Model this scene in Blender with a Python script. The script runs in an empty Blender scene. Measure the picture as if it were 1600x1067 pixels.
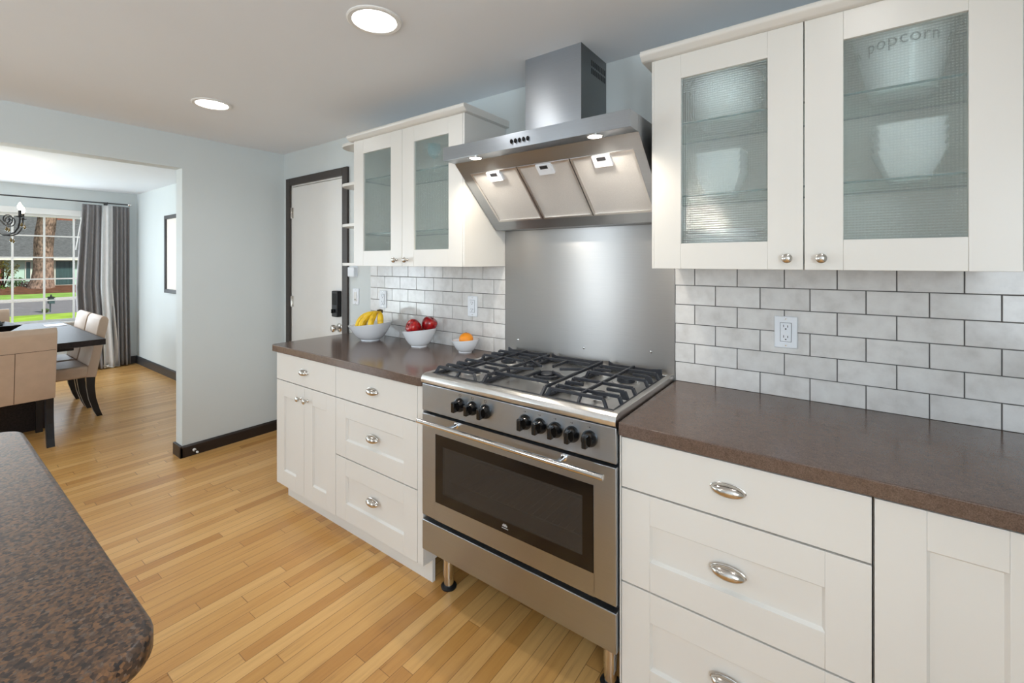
import bpy, bmesh, math, random
from mathutils import Vector, Matrix

random.seed(7)
SC = bpy.context.scene
COL = SC.collection
PI = math.pi
R = math.radians

# ------------------------------------------------------------------ camera
cam_d = bpy.data.cameras.new('camera')
cam = bpy.data.objects.new('camera', cam_d)
COL.objects.link(cam)
cam.location = (0.5453, -1.9118, 1.408)
cam.rotation_euler = (R(90), 0, 0.6347)
cam_d.sensor_width = 36
cam_d.sensor_fit = 'HORIZONTAL'
cam_d.lens = 36 * 695.1 / 1600
cam_d.shift_x = 0.0021
cam_d.shift_y = -0.0778
cam_d.clip_start = 0.02
SC.camera = cam

# ------------------------------------------------------------------ colour management
SC.view_settings.view_transform = 'Standard'
SC.view_settings.look = 'None'
SC.view_settings.gamma = 1
SC.view_settings.use_curve_mapping = False
SC.view_settings.exposure = 0.42

# ------------------------------------------------------------------ world and lights
world = bpy.data.worlds.new('World')
SC.world = world
world.use_nodes = True
wn = world.node_tree
wn.nodes.clear()
wo = wn.nodes.new('ShaderNodeOutputWorld')
wb = wn.nodes.new('ShaderNodeBackground')
ws = wn.nodes.new('ShaderNodeTexSky')
ws.sky_type = 'HOSEK_WILKIE'
ws.turbidity = 6
ws.ground_albedo = 0.3
ws.sun_direction = Vector((0.3, -0.6, 0.7)).normalized()
wb.inputs[1].default_value = 1.9
wn.links.new(ws.outputs[0], wb.inputs[0])
wn.links.new(wb.outputs[0], wo.inputs[0])


def light(name, kind, loc, energy, color=(1, 1, 1), rot=(0, 0, 0), **kw):
    d = bpy.data.lights.new(name, kind)
    d.energy = energy
    d.color = color
    for k, v in kw.items():
        setattr(d, k, v)
    o = bpy.data.objects.new(name, d)
    COL.objects.link(o)
    o.location = loc
    o.rotation_euler = rot
    return o


light('sun', 'SUN', (0, 0, 12), 3.6, (1, 0.96, 0.88), (R(-22), R(42), 0), angle=R(8))
DAY = (0.80, 0.91, 1.0)
# daylight entering through the windows of the room behind the camera and of the dining room, plus an added right-hand light
light('daylight_window_front', 'AREA', (0.1, -4.25, 1.45), 4, DAY, (R(90), 0, 0), shape='RECTANGLE', size=2.2, size_y=1.2)
light('daylight_window_front', 'AREA', (-2.35, -4.25, 1.45), 15, DAY, (R(90), 0, 0), shape='RECTANGLE', size=0.5, size_y=1.2)
light('added_light_right', 'AREA', (1.60, -3.05, 1.45), 45, DAY, (0, R(90), 0), shape='RECTANGLE', size=1.2, size_y=1.6)  # unseen window light, added to brighten the left wall and ceiling
light('daylight_dining_window', 'AREA', (-7.30, -1.45, 1.33), 30, DAY, (0, R(-90), 0), shape='RECTANGLE', size=1.3, size_y=2.2)
light('daylight_dining_side', 'AREA', (-6.55, -4.25, 1.15), 60, DAY, (R(90), 0, 0), shape='RECTANGLE', size=1.3, size_y=1.9)

# ------------------------------------------------------------------ materials
def lin(c):
    c = c / 255.0
    return c / 12.92 if c <= 0.04045 else ((c + 0.055) / 1.055) ** 2.4


def rgb(r, g, b):
    return (lin(r), lin(g), lin(b), 1)


def new_mat(name):
    m = bpy.data.materials.new(name)
    m.use_nodes = True
    nt = m.node_tree
    return m, nt, nt.nodes['Principled BSDF']


def N(nt, t, **kw):
    n = nt.nodes.new(t)
    for k, v in kw.items():
        setattr(n, k, v)
    return n


def math_n(nt, op, a, b=None, c=None):
    n = nt.nodes.new('ShaderNodeMath')
    n.operation = op
    for i, v in enumerate((a, b, c)):
        if v is None:
            continue
        if isinstance(v, (int, float)):
            n.inputs[i].default_value = v
        else:
            nt.links.new(v, n.inputs[i])
    return n.outputs[0]


def mix_col(nt, fac, a, b, mode='MIX'):
    n = nt.nodes.new('ShaderNodeMix')
    n.data_type = 'RGBA'
    n.blend_type = mode
    for s, v in ((n.inputs[0], fac), (n.inputs[6], a), (n.inputs[7], b)):
        if isinstance(v, (int, float, tuple)):
            s.default_value = v
        else:
            nt.links.new(v, s)
    return n.outputs[2]


def ramp(nt, fac, stops):
    n = nt.nodes.new('ShaderNodeValToRGB')
    e = n.color_ramp.elements
    while len(e) < len(stops):
        e.new(0.5)
    for i, (p, c) in enumerate(stops):
        e[i].position = p
        e[i].color = c
    nt.links.new(fac, n.inputs[0])
    return n.outputs[0]


def noise(nt, vec, scale, detail=3, rough=0.5):
    n = nt.nodes.new('ShaderNodeTexNoise')
    n.inputs['Scale'].default_value = scale
    n.inputs['Detail'].default_value = detail
    n.inputs['Roughness'].default_value = rough
    if vec is not None:
        nt.links.new(vec, n.inputs['Vector'])
    return n.outputs[0]


def obj_co(nt, scale=(1, 1, 1)):
    t = nt.nodes.new('ShaderNodeTexCoord')
    m = nt.nodes.new('ShaderNodeMapping')
    m.inputs['Scale'].default_value = scale
    nt.links.new(t.outputs['Object'], m.inputs['Vector'])
    return m.outputs[0]


def bump(nt, p, height, strength=0.2, dist=0.002):
    b = nt.nodes.new('ShaderNodeBump')
    b.inputs['Strength'].default_value = strength
    b.inputs['Distance'].default_value = dist
    nt.links.new(height, b.inputs['Height'])
    nt.links.new(b.outputs[0], p.inputs['Normal'])


def plain(name, col, rough=0.5, metal=0.0, var=0.04, nscale=8, bmp=0.0, bscale=60, coat=0.0, spec=None, co=(1, 1, 1)):
    m, nt, p = new_mat(name)
    v = obj_co(nt, co)
    f = noise(nt, v, nscale, 4)
    lo = tuple(max(0, c * (1 - var)) for c in col[:3]) + (1,)
    hi = tuple(min(1, c * (1 + var)) for c in col[:3]) + (1,)
    nt.links.new(ramp(nt, f, [(0.3, lo), (0.7, hi)]), p.inputs['Base Color'])
    p.inputs['Roughness'].default_value = rough
    p.inputs['Metallic'].default_value = metal
    if coat:
        p.inputs['Coat Weight'].default_value = coat
        p.inputs['Coat Roughness'].default_value = 0.08
    if spec is not None:
        p.inputs['Specular IOR Level'].default_value = spec
    if bmp:
        bump(nt, p, noise(nt, v, bscale, 3), bmp)
    return m


def emit(name, col, strength):
    m, nt, p = new_mat(name)
    p.inputs['Base Color'].default_value = col
    p.inputs['Emission Color'].default_value = col
    p.inputs['Emission Strength'].default_value = strength
    return m


def steel(name, col=(0.405, 0.43, 0.46, 1), rough=0.3, aniso=0.75, scale=(2, 2, 260)):
    m, nt, p = new_mat(name)
    v = obj_co(nt, scale)
    f = noise(nt, v, 3, 4, 0.6)
    nt.links.new(ramp(nt, f, [(0.3, tuple(c * 0.93 for c in col[:3]) + (1,)), (0.7, col)]), p.inputs['Base Color'])
    p.inputs['Metallic'].default_value = 1
    nt.links.new(math_n(nt, 'MULTIPLY_ADD', f, 0.10, rough - 0.05), p.inputs['Roughness'])
    p.inputs['Anisotropic'].default_value = aniso
    g = N(nt, 'ShaderNodeNewGeometry')
    cr = N(nt, 'ShaderNodeVectorMath', operation='CROSS_PRODUCT')
    nt.links.new(g.outputs['Normal'], cr.inputs[0])
    cr.inputs[1].default_value = (0, 0.05, 1)
    p.inputs['Anisotropic Rotation'].default_value = 0.25
    nm = N(nt, 'ShaderNodeVectorMath', operation='NORMALIZE')
    nt.links.new(cr.outputs[0], nm.inputs[0])
    nt.links.new(nm.outputs[0], p.inputs['Tangent'])
    bump(nt, p, f, 0.03, 0.0005)
    return m


M = {}
M['wall'] = plain('wall_paint', rgb(211, 217, 217), 0.55, var=0.015, nscale=2, bmp=0.05, bscale=180)
M['ceiling'] = plain('ceiling_paint', rgb(233, 237, 242), 0.8, var=0.01, nscale=2, bmp=0.08, bscale=120)
M['cab'] = plain('cabinet_lacquer', rgb(222, 219, 213), 0.28, var=0.008, nscale=3)
M['white'] = plain('white_paint', rgb(232, 231, 228), 0.4, var=0.01)
M['plastic'] = plain('white_plastic', rgb(232, 236, 242), 0.35, var=0.01)
M['slot'] = plain('slot_black', rgb(38, 38, 42), 0.5)
M['china'] = plain('white_china', rgb(240, 243, 247), 0.10, var=0.008, coat=0.4)
M['dark_trim'] = plain('espresso_trim', rgb(58, 50, 45), 0.4, var=0.12, nscale=12, co=(1, 1, 8))
M['dark_base'] = plain('espresso_baseboard', rgb(38, 29, 26), 0.35, var=0.15, nscale=10, co=(1, 1, 12))
M['grey_base'] = plain('dark_grey_baseboard', rgb(62, 62, 64), 0.4, var=0.08)
M['nickel'] = plain('brushed_nickel', (0.60, 0.57, 0.53, 1), 0.2, 1.0, var=0.05, nscale=40)
M['chrome'] = plain('polished_steel', (0.72, 0.71, 0.70, 1), 0.12, 1.0, var=0.03, nscale=30)
M['steel'] = steel('brushed_steel')
M['steel_splash'] = steel('splashback_steel', (0.44, 0.43, 0.42, 1), 0.33, 0.8)
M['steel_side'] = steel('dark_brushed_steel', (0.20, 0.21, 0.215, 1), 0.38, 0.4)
M['steel_hob'] = steel('satin_steel_hob', (0.66, 0.65, 0.63, 1), 0.3, 0.3, (40, 3, 40))
M['iron'] = plain('cast_iron', rgb(38, 41, 48), 0.45, var=0.2, nscale=60, bmp=0.1, bscale=250)
M['black'] = plain('gloss_black', rgb(16, 16, 17), 0.12, var=0.1)
M['matte_black'] = plain('matte_black', rgb(20, 20, 22), 0.5, var=0.15)
M['brass'] = plain('burner_brass', (0.55, 0.45, 0.33, 1), 0.35, 1.0, var=0.1)
M['filter'] = plain('filter_aluminium', (0.72, 0.71, 0.70, 1), 0.45, 0.5, var=0.06, nscale=400)
M['filter_frame'] = plain('filter_frame_aluminium', (0.72, 0.70, 0.68, 1), 0.3, 1.0)
M['leather'] = plain('tan_leather', rgb(196, 170, 148), 0.42, var=0.05, nscale=14, bmp=0.12, bscale=220)
M['dark_wood'] = plain('dark_stained_wood', rgb(44, 36, 34), 0.45, var=0.35, nscale=9, co=(1, 9, 9), spec=0.2)
M['espresso_wood'] = plain('ebony_leg', rgb(22, 21, 26), 0.3, var=0.2, nscale=12)
M['curtain'] = plain('grey_curtain', rgb(140, 136, 136), 0.75, var=0.04, nscale=20, bmp=0.15, bscale=300)
M['lining'] = plain('pale_curtain', rgb(214, 212, 211), 0.75, var=0.03, nscale=20, bmp=0.15, bscale=300)
M['print'] = plain('pale_print', rgb(236, 228, 220), 0.6, var=0.05, nscale=3)
M['bulb'] = emit('glowing_bulb', (1, 0.86, 0.62, 1), 14)
M['lens'] = emit('glowing_downlight_lens', (1, 0.97, 0.93, 1), 9)
M['halogen'] = emit('glowing_halogen_lens', (1, 0.93, 0.82, 1), 16)
M['grout'] = plain('grey_grout', rgb(104, 102, 101), 0.8, var=0.06, nscale=60)
M['ink'] = plain('grey_ink', rgb(62, 64, 70), 0.5)
M['mark'] = plain('dark_panel_print', rgb(40, 38, 38), 0.5)
M['white_mark'] = plain('pale_panel_print', rgb(190, 190, 190), 0.4)
M['paper'] = plain('white_paper', rgb(240, 242, 248), 0.6)
M['orange'] = plain('orange_peel', rgb(247, 150, 22), 0.38, var=0.06, nscale=20, bmp=0.35, bscale=160)
M['stem'] = plain('banana_stem', rgb(74, 58, 22), 0.6, var=0.25, nscale=40)
M['twig'] = plain('brown_twig', rgb(70, 48, 30), 0.7)
M['turquoise'] = plain('turquoise_glass', rgb(92, 186, 204), 0.12, var=0.05, coat=0.3)
M['bead'] = plain('amber_crystal', rgb(120, 98, 48), 0.08, var=0.3, coat=0.6)
M['oven_in'] = plain('oven_enamel', rgb(176, 168, 160), 0.4, var=0.1)
M['rack'] = plain('oven_rack_wire', (0.6, 0.58, 0.56, 1), 0.25, 1.0)


def banana_mat():
    m, nt, p = new_mat('banana_skin')
    v = obj_co(nt)
    f = noise(nt, v, 26, 4)
    nt.links.new(ramp(nt, f, [(0.28, rgb(196, 150, 20)), (0.5, rgb(246, 200, 30)), (0.75, rgb(252, 214, 60))]), p.inputs['Base Color'])
    p.inputs['Roughness'].default_value = 0.42
    return m


def apple_mat():
    m, nt, p = new_mat('red_apple_skin')
    v = obj_co(nt, (1, 1, 0.35))
    f = noise(nt, v, 42, 5)
    nt.links.new(ramp(nt, f, [(0.35, rgb(120, 8, 14)), (0.6, rgb(176, 16, 24)), (0.78, rgb(206, 60, 38))]), p.inputs['Base Color'])
    p.inputs['Roughness'].default_value = 0.14
    p.inputs['Coat Weight'].default_value = 0.5
    return m


def quartz_mat():
    m, nt, p = new_mat('brown_quartz')
    v = obj_co(nt)
    f = noise(nt, v, 420, 2, 0.7)
    g = noise(nt, v, 60, 5, 0.6)
    c = ramp(nt, f, [(0.32, rgb(74, 58, 51)), (0.5, rgb(97, 80, 71)), (0.72, rgb(116, 98, 88))])
    c2 = mix_col(nt, 0.25, c, ramp(nt, g, [(0.35, rgb(78, 62, 54)), (0.65, rgb(114, 96, 86))]))
    nt.links.new(c2, p.inputs['Base Color'])
    p.inputs['Roughness'].default_value = 0.16
    p.inputs['Specular IOR Level'].default_value = 0.42
    return m


def laminate_mat():
    m, nt, p = new_mat('speckled_brown_laminate')
    v = obj_co(nt)
    vo = N(nt, 'ShaderNodeTexVoronoi')
    vo.inputs['Scale'].default_value = 210
    nt.links.new(v, vo.inputs['Vector'])
    sp = N(nt, 'ShaderNodeSeparateColor')
    nt.links.new(vo.outputs['Color'], sp.inputs[0])
    f = noise(nt, v, 130, 4, 0.6)
    s = math_n(nt, 'ADD', math_n(nt, 'MULTIPLY', sp.outputs[0], 0.55), math_n(nt, 'MULTIPLY', f, 0.45))
    c = ramp(nt, s, [(0.2, rgb(28, 26, 28)), (0.34, rgb(58, 44, 37)), (0.5, rgb(90, 66, 48)), (0.63, rgb(122, 86, 56)), (0.72, rgb(80, 66, 58)), (0.86, rgb(128, 110, 96))])
    nt.links.new(c, p.inputs['Base Color'])
    p.inputs['Roughness'].default_value = 0.36
    return m


def floor_mat():
    m, nt, p = new_mat('honey_oak_strip_floor')
    t = N(nt, 'ShaderNodeTexCoord')
    s = N(nt, 'ShaderNodeSeparateXYZ')
    nt.links.new(t.outputs['Object'], s.inputs[0])
    X, Y = s.outputs[0], s.outputs[1]
    W = 0.057
    xs = math_n(nt, 'DIVIDE', math_n(nt, 'ADD', X, 20), W)
    row = math_n(nt, 'FLOOR', xs)
    fx = math_n(nt, 'FRACT', xs)
    wn1 = N(nt, 'ShaderNodeTexWhiteNoise', noise_dimensions='1D')
    nt.links.new(row, wn1.inputs['W'])
    L = math_n(nt, 'MULTIPLY_ADD', wn1.outputs[0], 0.5, 0.55)
    ys = math_n(nt, 'DIVIDE', math_n(nt, 'ADD', math_n(nt, 'ADD', Y, 30), math_n(nt, 'MULTIPLY', wn1.outputs[0], 7.3)), L)
    seg = math_n(nt, 'FLOOR', ys)
    fy = math_n(nt, 'FRACT', ys)
    cmb = N(nt, 'ShaderNodeCombineXYZ')
    nt.links.new(row, cmb.inputs[0])
    nt.links.new(seg, cmb.inputs[1])
    wn2 = N(nt, 'ShaderNodeTexWhiteNoise', noise_dimensions='2D')
    nt.links.new(cmb.outputs[0], wn2.inputs['Vector'])
    base = ramp(nt, wn2.outputs[0], [(0.0, rgb(196, 146, 83)), (0.15, rgb(211, 163, 98)), (0.6, rgb(220, 175, 109)), (0.88, rgb(230, 189, 126)), (1.0, rgb(203, 154, 87))])
    # grain, stretched along each board and shifted from board to board
    off = N(nt, 'ShaderNodeVectorMath', operation='ADD')
    sc = N(nt, 'ShaderNodeVectorMath', operation='MULTIPLY')
    nt.links.new(t.outputs['Object'], sc.inputs[0])
    sc.inputs[1].default_value = (60, 3.2, 1)
    nt.links.new(sc.outputs[0], off.inputs[0])
    nt.links.new(wn2.outputs['Color'], off.inputs[1])
    g = noise(nt, off.outputs[0], 1.0, 5, 0.65)
    c = mix_col(nt, 0.55, base, ramp(nt, g, [(0.25, rgb(158, 116, 76)), (0.45, rgb(222, 196, 164)), (0.8, rgb(248, 236, 218))]), 'MULTIPLY')
    c = mix_col(nt, 0.12, c, base)
    ex = math_n(nt, 'MINIMUM', fx, math_n(nt, 'SUBTRACT', 1, fx))
    ey = math_n(nt, 'MULTIPLY', math_n(nt, 'MINIMUM', fy, math_n(nt, 'SUBTRACT', 1, fy)), 12)
    e = math_n(nt, 'MINIMUM', ex, ey)
    gap = math_n(nt, 'LESS_THAN', e, 0.022)
    c = mix_col(nt, math_n(nt, 'MULTIPLY', gap, 0.6), c, rgb(96, 60, 30))
    kv = obj_co(nt, (1.6, 0.9, 1))
    vk = N(nt, 'ShaderNodeTexVoronoi')
    vk.inputs['Scale'].default_value = 1.7
    nt.links.new(kv, vk.inputs['Vector'])
    c = mix_col(nt, math_n(nt, 'MULTIPLY', math_n(nt, 'SMOOTH_MIN', 1.0, math_n(nt, 'MAXIMUM', 0.0, math_n(nt, 'MULTIPLY_ADD', vk.outputs['Distance'], -45.0, 1.6)), 0.1), 0.7), c, rgb(104, 66, 34))
    nt.links.new(c, p.inputs['Base Color'])
    nt.links.new(math_n(nt, 'MULTIPLY_ADD', g, 0.12, 0.24), p.inputs['Roughness'])
    bump(nt, p, math_n(nt, 'SUBTRACT', math_n(nt, 'MULTIPLY', g, 0.12), math_n(nt, 'MULTIPLY', gap, 0.5)), 0.15, 0.002)
    return m


def tile_mat():
    m, nt, p = new_mat('glazed_grey_tile')
    g = N(nt, 'ShaderNodeNewGeometry')
    v = obj_co(nt)
    ad = N(nt, 'ShaderNodeVectorMath', operation='ADD')
    cmb = N(nt, 'ShaderNodeCombineXYZ')
    r100 = math_n(nt, 'MULTIPLY', g.outputs['Random Per Island'], 50)
    nt.links.new(r100, cmb.inputs[0])
    nt.links.new(r100, cmb.inputs[2])
    nt.links.new(v, ad.inputs[0])
    nt.links.new(cmb.outputs[0], ad.inputs[1])
    f = noise(nt, ad.outputs[0], 16, 5, 0.6)
    c = ramp(nt, f, [(0.25, rgb(204, 201, 198)), (0.5, rgb(221, 219, 217)), (0.75, rgb(232, 231, 229))])
    br = math_n(nt, 'MULTIPLY_ADD', g.outputs['Random Per Island'], 0.10, 0.90)
    vm = N(nt, 'ShaderNodeVectorMath', operation='SCALE')
    nt.links.new(c, vm.inputs[0])
    nt.links.new(br, vm.inputs['Scale'])
    nt.links.new(vm.outputs[0], p.inputs['Base Color'])
    p.inputs['Roughness'].default_value = 0.16
    bump(nt, p, noise(nt, ad.outputs[0], 15, 2), 0.05, 0.003)
    return m


def pebble_glass():
    m, nt, p = new_mat('grid_textured_glass')
    nt.nodes.remove(p)
    out = nt.nodes['Material Output']
    t = N(nt, 'ShaderNodeTexCoord')
    s = N(nt, 'ShaderNodeSeparateXYZ')
    nt.links.new(t.outputs['Object'], s.inputs[0])
    k = 2 * PI / 0.0075
    h = math_n(nt, 'ADD', math_n(nt, 'SINE', math_n(nt, 'MULTIPLY', s.outputs[0], k)), math_n(nt, 'SINE', math_n(nt, 'MULTIPLY', s.outputs[2], k)))
    b = N(nt, 'ShaderNodeBump')
    b.inputs['Strength'].default_value = 0.6
    b.inputs['Distance'].default_value = 0.0012
    nt.links.new(h, b.inputs['Height'])
    tr = N(nt, 'ShaderNodeBsdfTransparent')
    tr.inputs[0].default_value = (0.93, 0.97, 0.965, 1)
    rf = N(nt, 'ShaderNodeBsdfRefraction')
    rf.inputs['Color'].default_value = (0.93, 0.97, 0.965, 1)
    rf.inputs['Roughness'].default_value = 0.06
    rf.inputs['IOR'].default_value = 1.12
    nt.links.new(b.outputs[0], rf.inputs['Normal'])
    gl = N(nt, 'ShaderNodeBsdfGlossy')
    gl.inputs['Roughness'].default_value = 0.12
    gl.inputs['Color'].default_value = (1, 1, 1, 1)
    nt.links.new(b.outputs[0], gl.inputs['Normal'])
    m1 = N(nt, 'ShaderNodeMixShader')
    m1.inputs[0].default_value = 0.3
    nt.links.new(tr.outputs[0], m1.inputs[1])
    nt.links.new(rf.outputs[0], m1.inputs[2])
    tl = N(nt, 'ShaderNodeBsdfTranslucent')
    tl.inputs[0].default_value = (0.86, 0.95, 0.93, 1)
    df = N(nt, 'ShaderNodeBsdfDiffuse')
    df.inputs[0].default_value = (0.80, 0.90, 0.88, 1)
    md = N(nt, 'ShaderNodeMixShader')
    nt.links.new(tl.outputs[0], md.inputs[1])
    nt.links.new(df.outputs[0], md.inputs[2])
    m3 = N(nt, 'ShaderNodeMixShader')
    m3.inputs[0].default_value = 0.14
    nt.links.new(m1.outputs[0], m3.inputs[1])
    nt.links.new(md.outputs[0], m3.inputs[2])
    m2 = N(nt, 'ShaderNodeMixShader')
    m2.inputs[0].default_value = 0.08
    nt.links.new(m3.outputs[0], m2.inputs[1])
    nt.links.new(gl.outputs[0], m2.inputs[2])
    nt.links.new(m2.outputs[0], out.inputs[0])
    return m


def clear_glass(name, tint, refl=0.08, rough=0.02, fres=True):
    m, nt, p = new_mat(name)
    nt.nodes.remove(p)
    out = nt.nodes['Material Output']
    tr = N(nt, 'ShaderNodeBsdfTransparent')
    tr.inputs[0].default_value = tint
    gl = N(nt, 'ShaderNodeBsdfGlossy')
    gl.inputs['Roughness'].default_value = rough
    fr = N(nt, 'ShaderNodeFresnel')
    fr.inputs[0].default_value = 1.45
    m1 = N(nt, 'ShaderNodeMixShader')
    if fres:
        nt.links.new(math_n(nt, 'MAXIMUM', fr.outputs[0], refl), m1.inputs[0])
    else:
        m1.inputs[0].default_value = refl
    nt.links.new(tr.outputs[0], m1.inputs[1])
    nt.links.new(gl.outputs[0], m1.inputs[2])
    nt.links.new(m1.outputs[0], out.inputs[0])
    return m


def smoked_glass():
    m, nt, p = new_mat('smoked_oven_glass')
    out = nt.nodes['Material Output']
    p.inputs['Base Color'].default_value = rgb(70, 66, 62)
    p.inputs['Roughness'].default_value = 0.1
    tr = N(nt, 'ShaderNodeBsdfTransparent')
    tr.inputs[0].default_value = (0.62, 0.61, 0.60, 1)
    mx = N(nt, 'ShaderNodeMixShader')
    mx.inputs[0].default_value = 0.55
    nt.links.new(tr.outputs[0], mx.inputs[1])
    nt.links.new(p.outputs[0], mx.inputs[2])
    nt.links.new(mx.outputs[0], out.inputs[0])
    return m


M['oven_glass'] = smoked_glass()
M['banana'] = banana_mat()
M['apple'] = apple_mat()
M['quartz'] = quartz_mat()
M['laminate'] = laminate_mat()
M['floor'] = floor_mat()
M['tile'] = tile_mat()
M['pebble'] = pebble_glass()
M['shelf_glass'] = clear_glass('clear_shelf_glass', (0.88, 0.95, 0.94, 1), 0.05, fres=False)
M['shelf_edge'] = plain('green_glass_edge', rgb(58, 98, 100), 0.15)
M['pane'] = clear_glass('window_pane', (0.97, 0.98, 0.98, 1), 0.02, fres=False)
# outdoors
M['lawn'] = plain('lawn_grass', rgb(166, 198, 82), 0.9, var=0.25, nscale=2.5, spec=0.0)
M['far_lawn'] = plain('far_lawn_grass', rgb(146, 184, 92), 0.9, var=0.2, nscale=1.5, spec=0.0)  # grass beyond the road, a duller green than the near lawn
M['asphalt'] = plain('asphalt', rgb(140, 138, 140), 0.9, var=0.08, nscale=6, spec=0.0)
M['concrete'] = plain('concrete_kerb', rgb(196, 192, 190), 0.9, var=0.05, spec=0.0)
M['mulch'] = plain('bark_mulch', rgb(112, 78, 60), 0.95, var=0.35, nscale=5, spec=0.0)
M['bark'] = plain('fir_bark', rgb(144, 120, 106), 0.95, var=0.75, nscale=9, bmp=1.0, bscale=9, co=(1.6, 1.6, 0.7), spec=0.0)
M['house_wall'] = plain('mint_siding', rgb(200, 232, 214), 0.8, var=0.03, spec=0.0)
M['house_trim'] = plain('house_fascia', rgb(238, 240, 226), 0.7)
M['shingle'] = plain('grey_roof_shingle', rgb(104, 106, 106), 0.95, var=0.4, nscale=6, co=(0.3, 1, 8), spec=0.0)
M['brick'] = plain('red_brick', rgb(150, 92, 70), 0.9, var=0.2, nscale=9)
M['house_glass'] = plain('dark_house_pane', rgb(70, 96, 96), 0.15, var=0.3, nscale=2, co=(1, 4, 0.3))
M['leaf_green'] = plain('green_leaves', rgb(96, 132, 60), 0.7, var=0.35, nscale=3, spec=0.0)
M['leaf_orange'] = plain('bronze_maple_leaves', rgb(150, 140, 70), 0.7, var=0.4, nscale=3, spec=0.0)
M['leaf_pink'] = plain('pink_shrub_leaves', rgb(172, 132, 116), 0.7, var=0.35, nscale=4)
M['leaf_dark'] = plain('dark_fir_needles', rgb(52, 66, 44), 0.8, var=0.4, nscale=3)
M['mailbox'] = plain('slate_mailbox_metal', rgb(64, 84, 90), 0.5, var=0.1)


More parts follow.
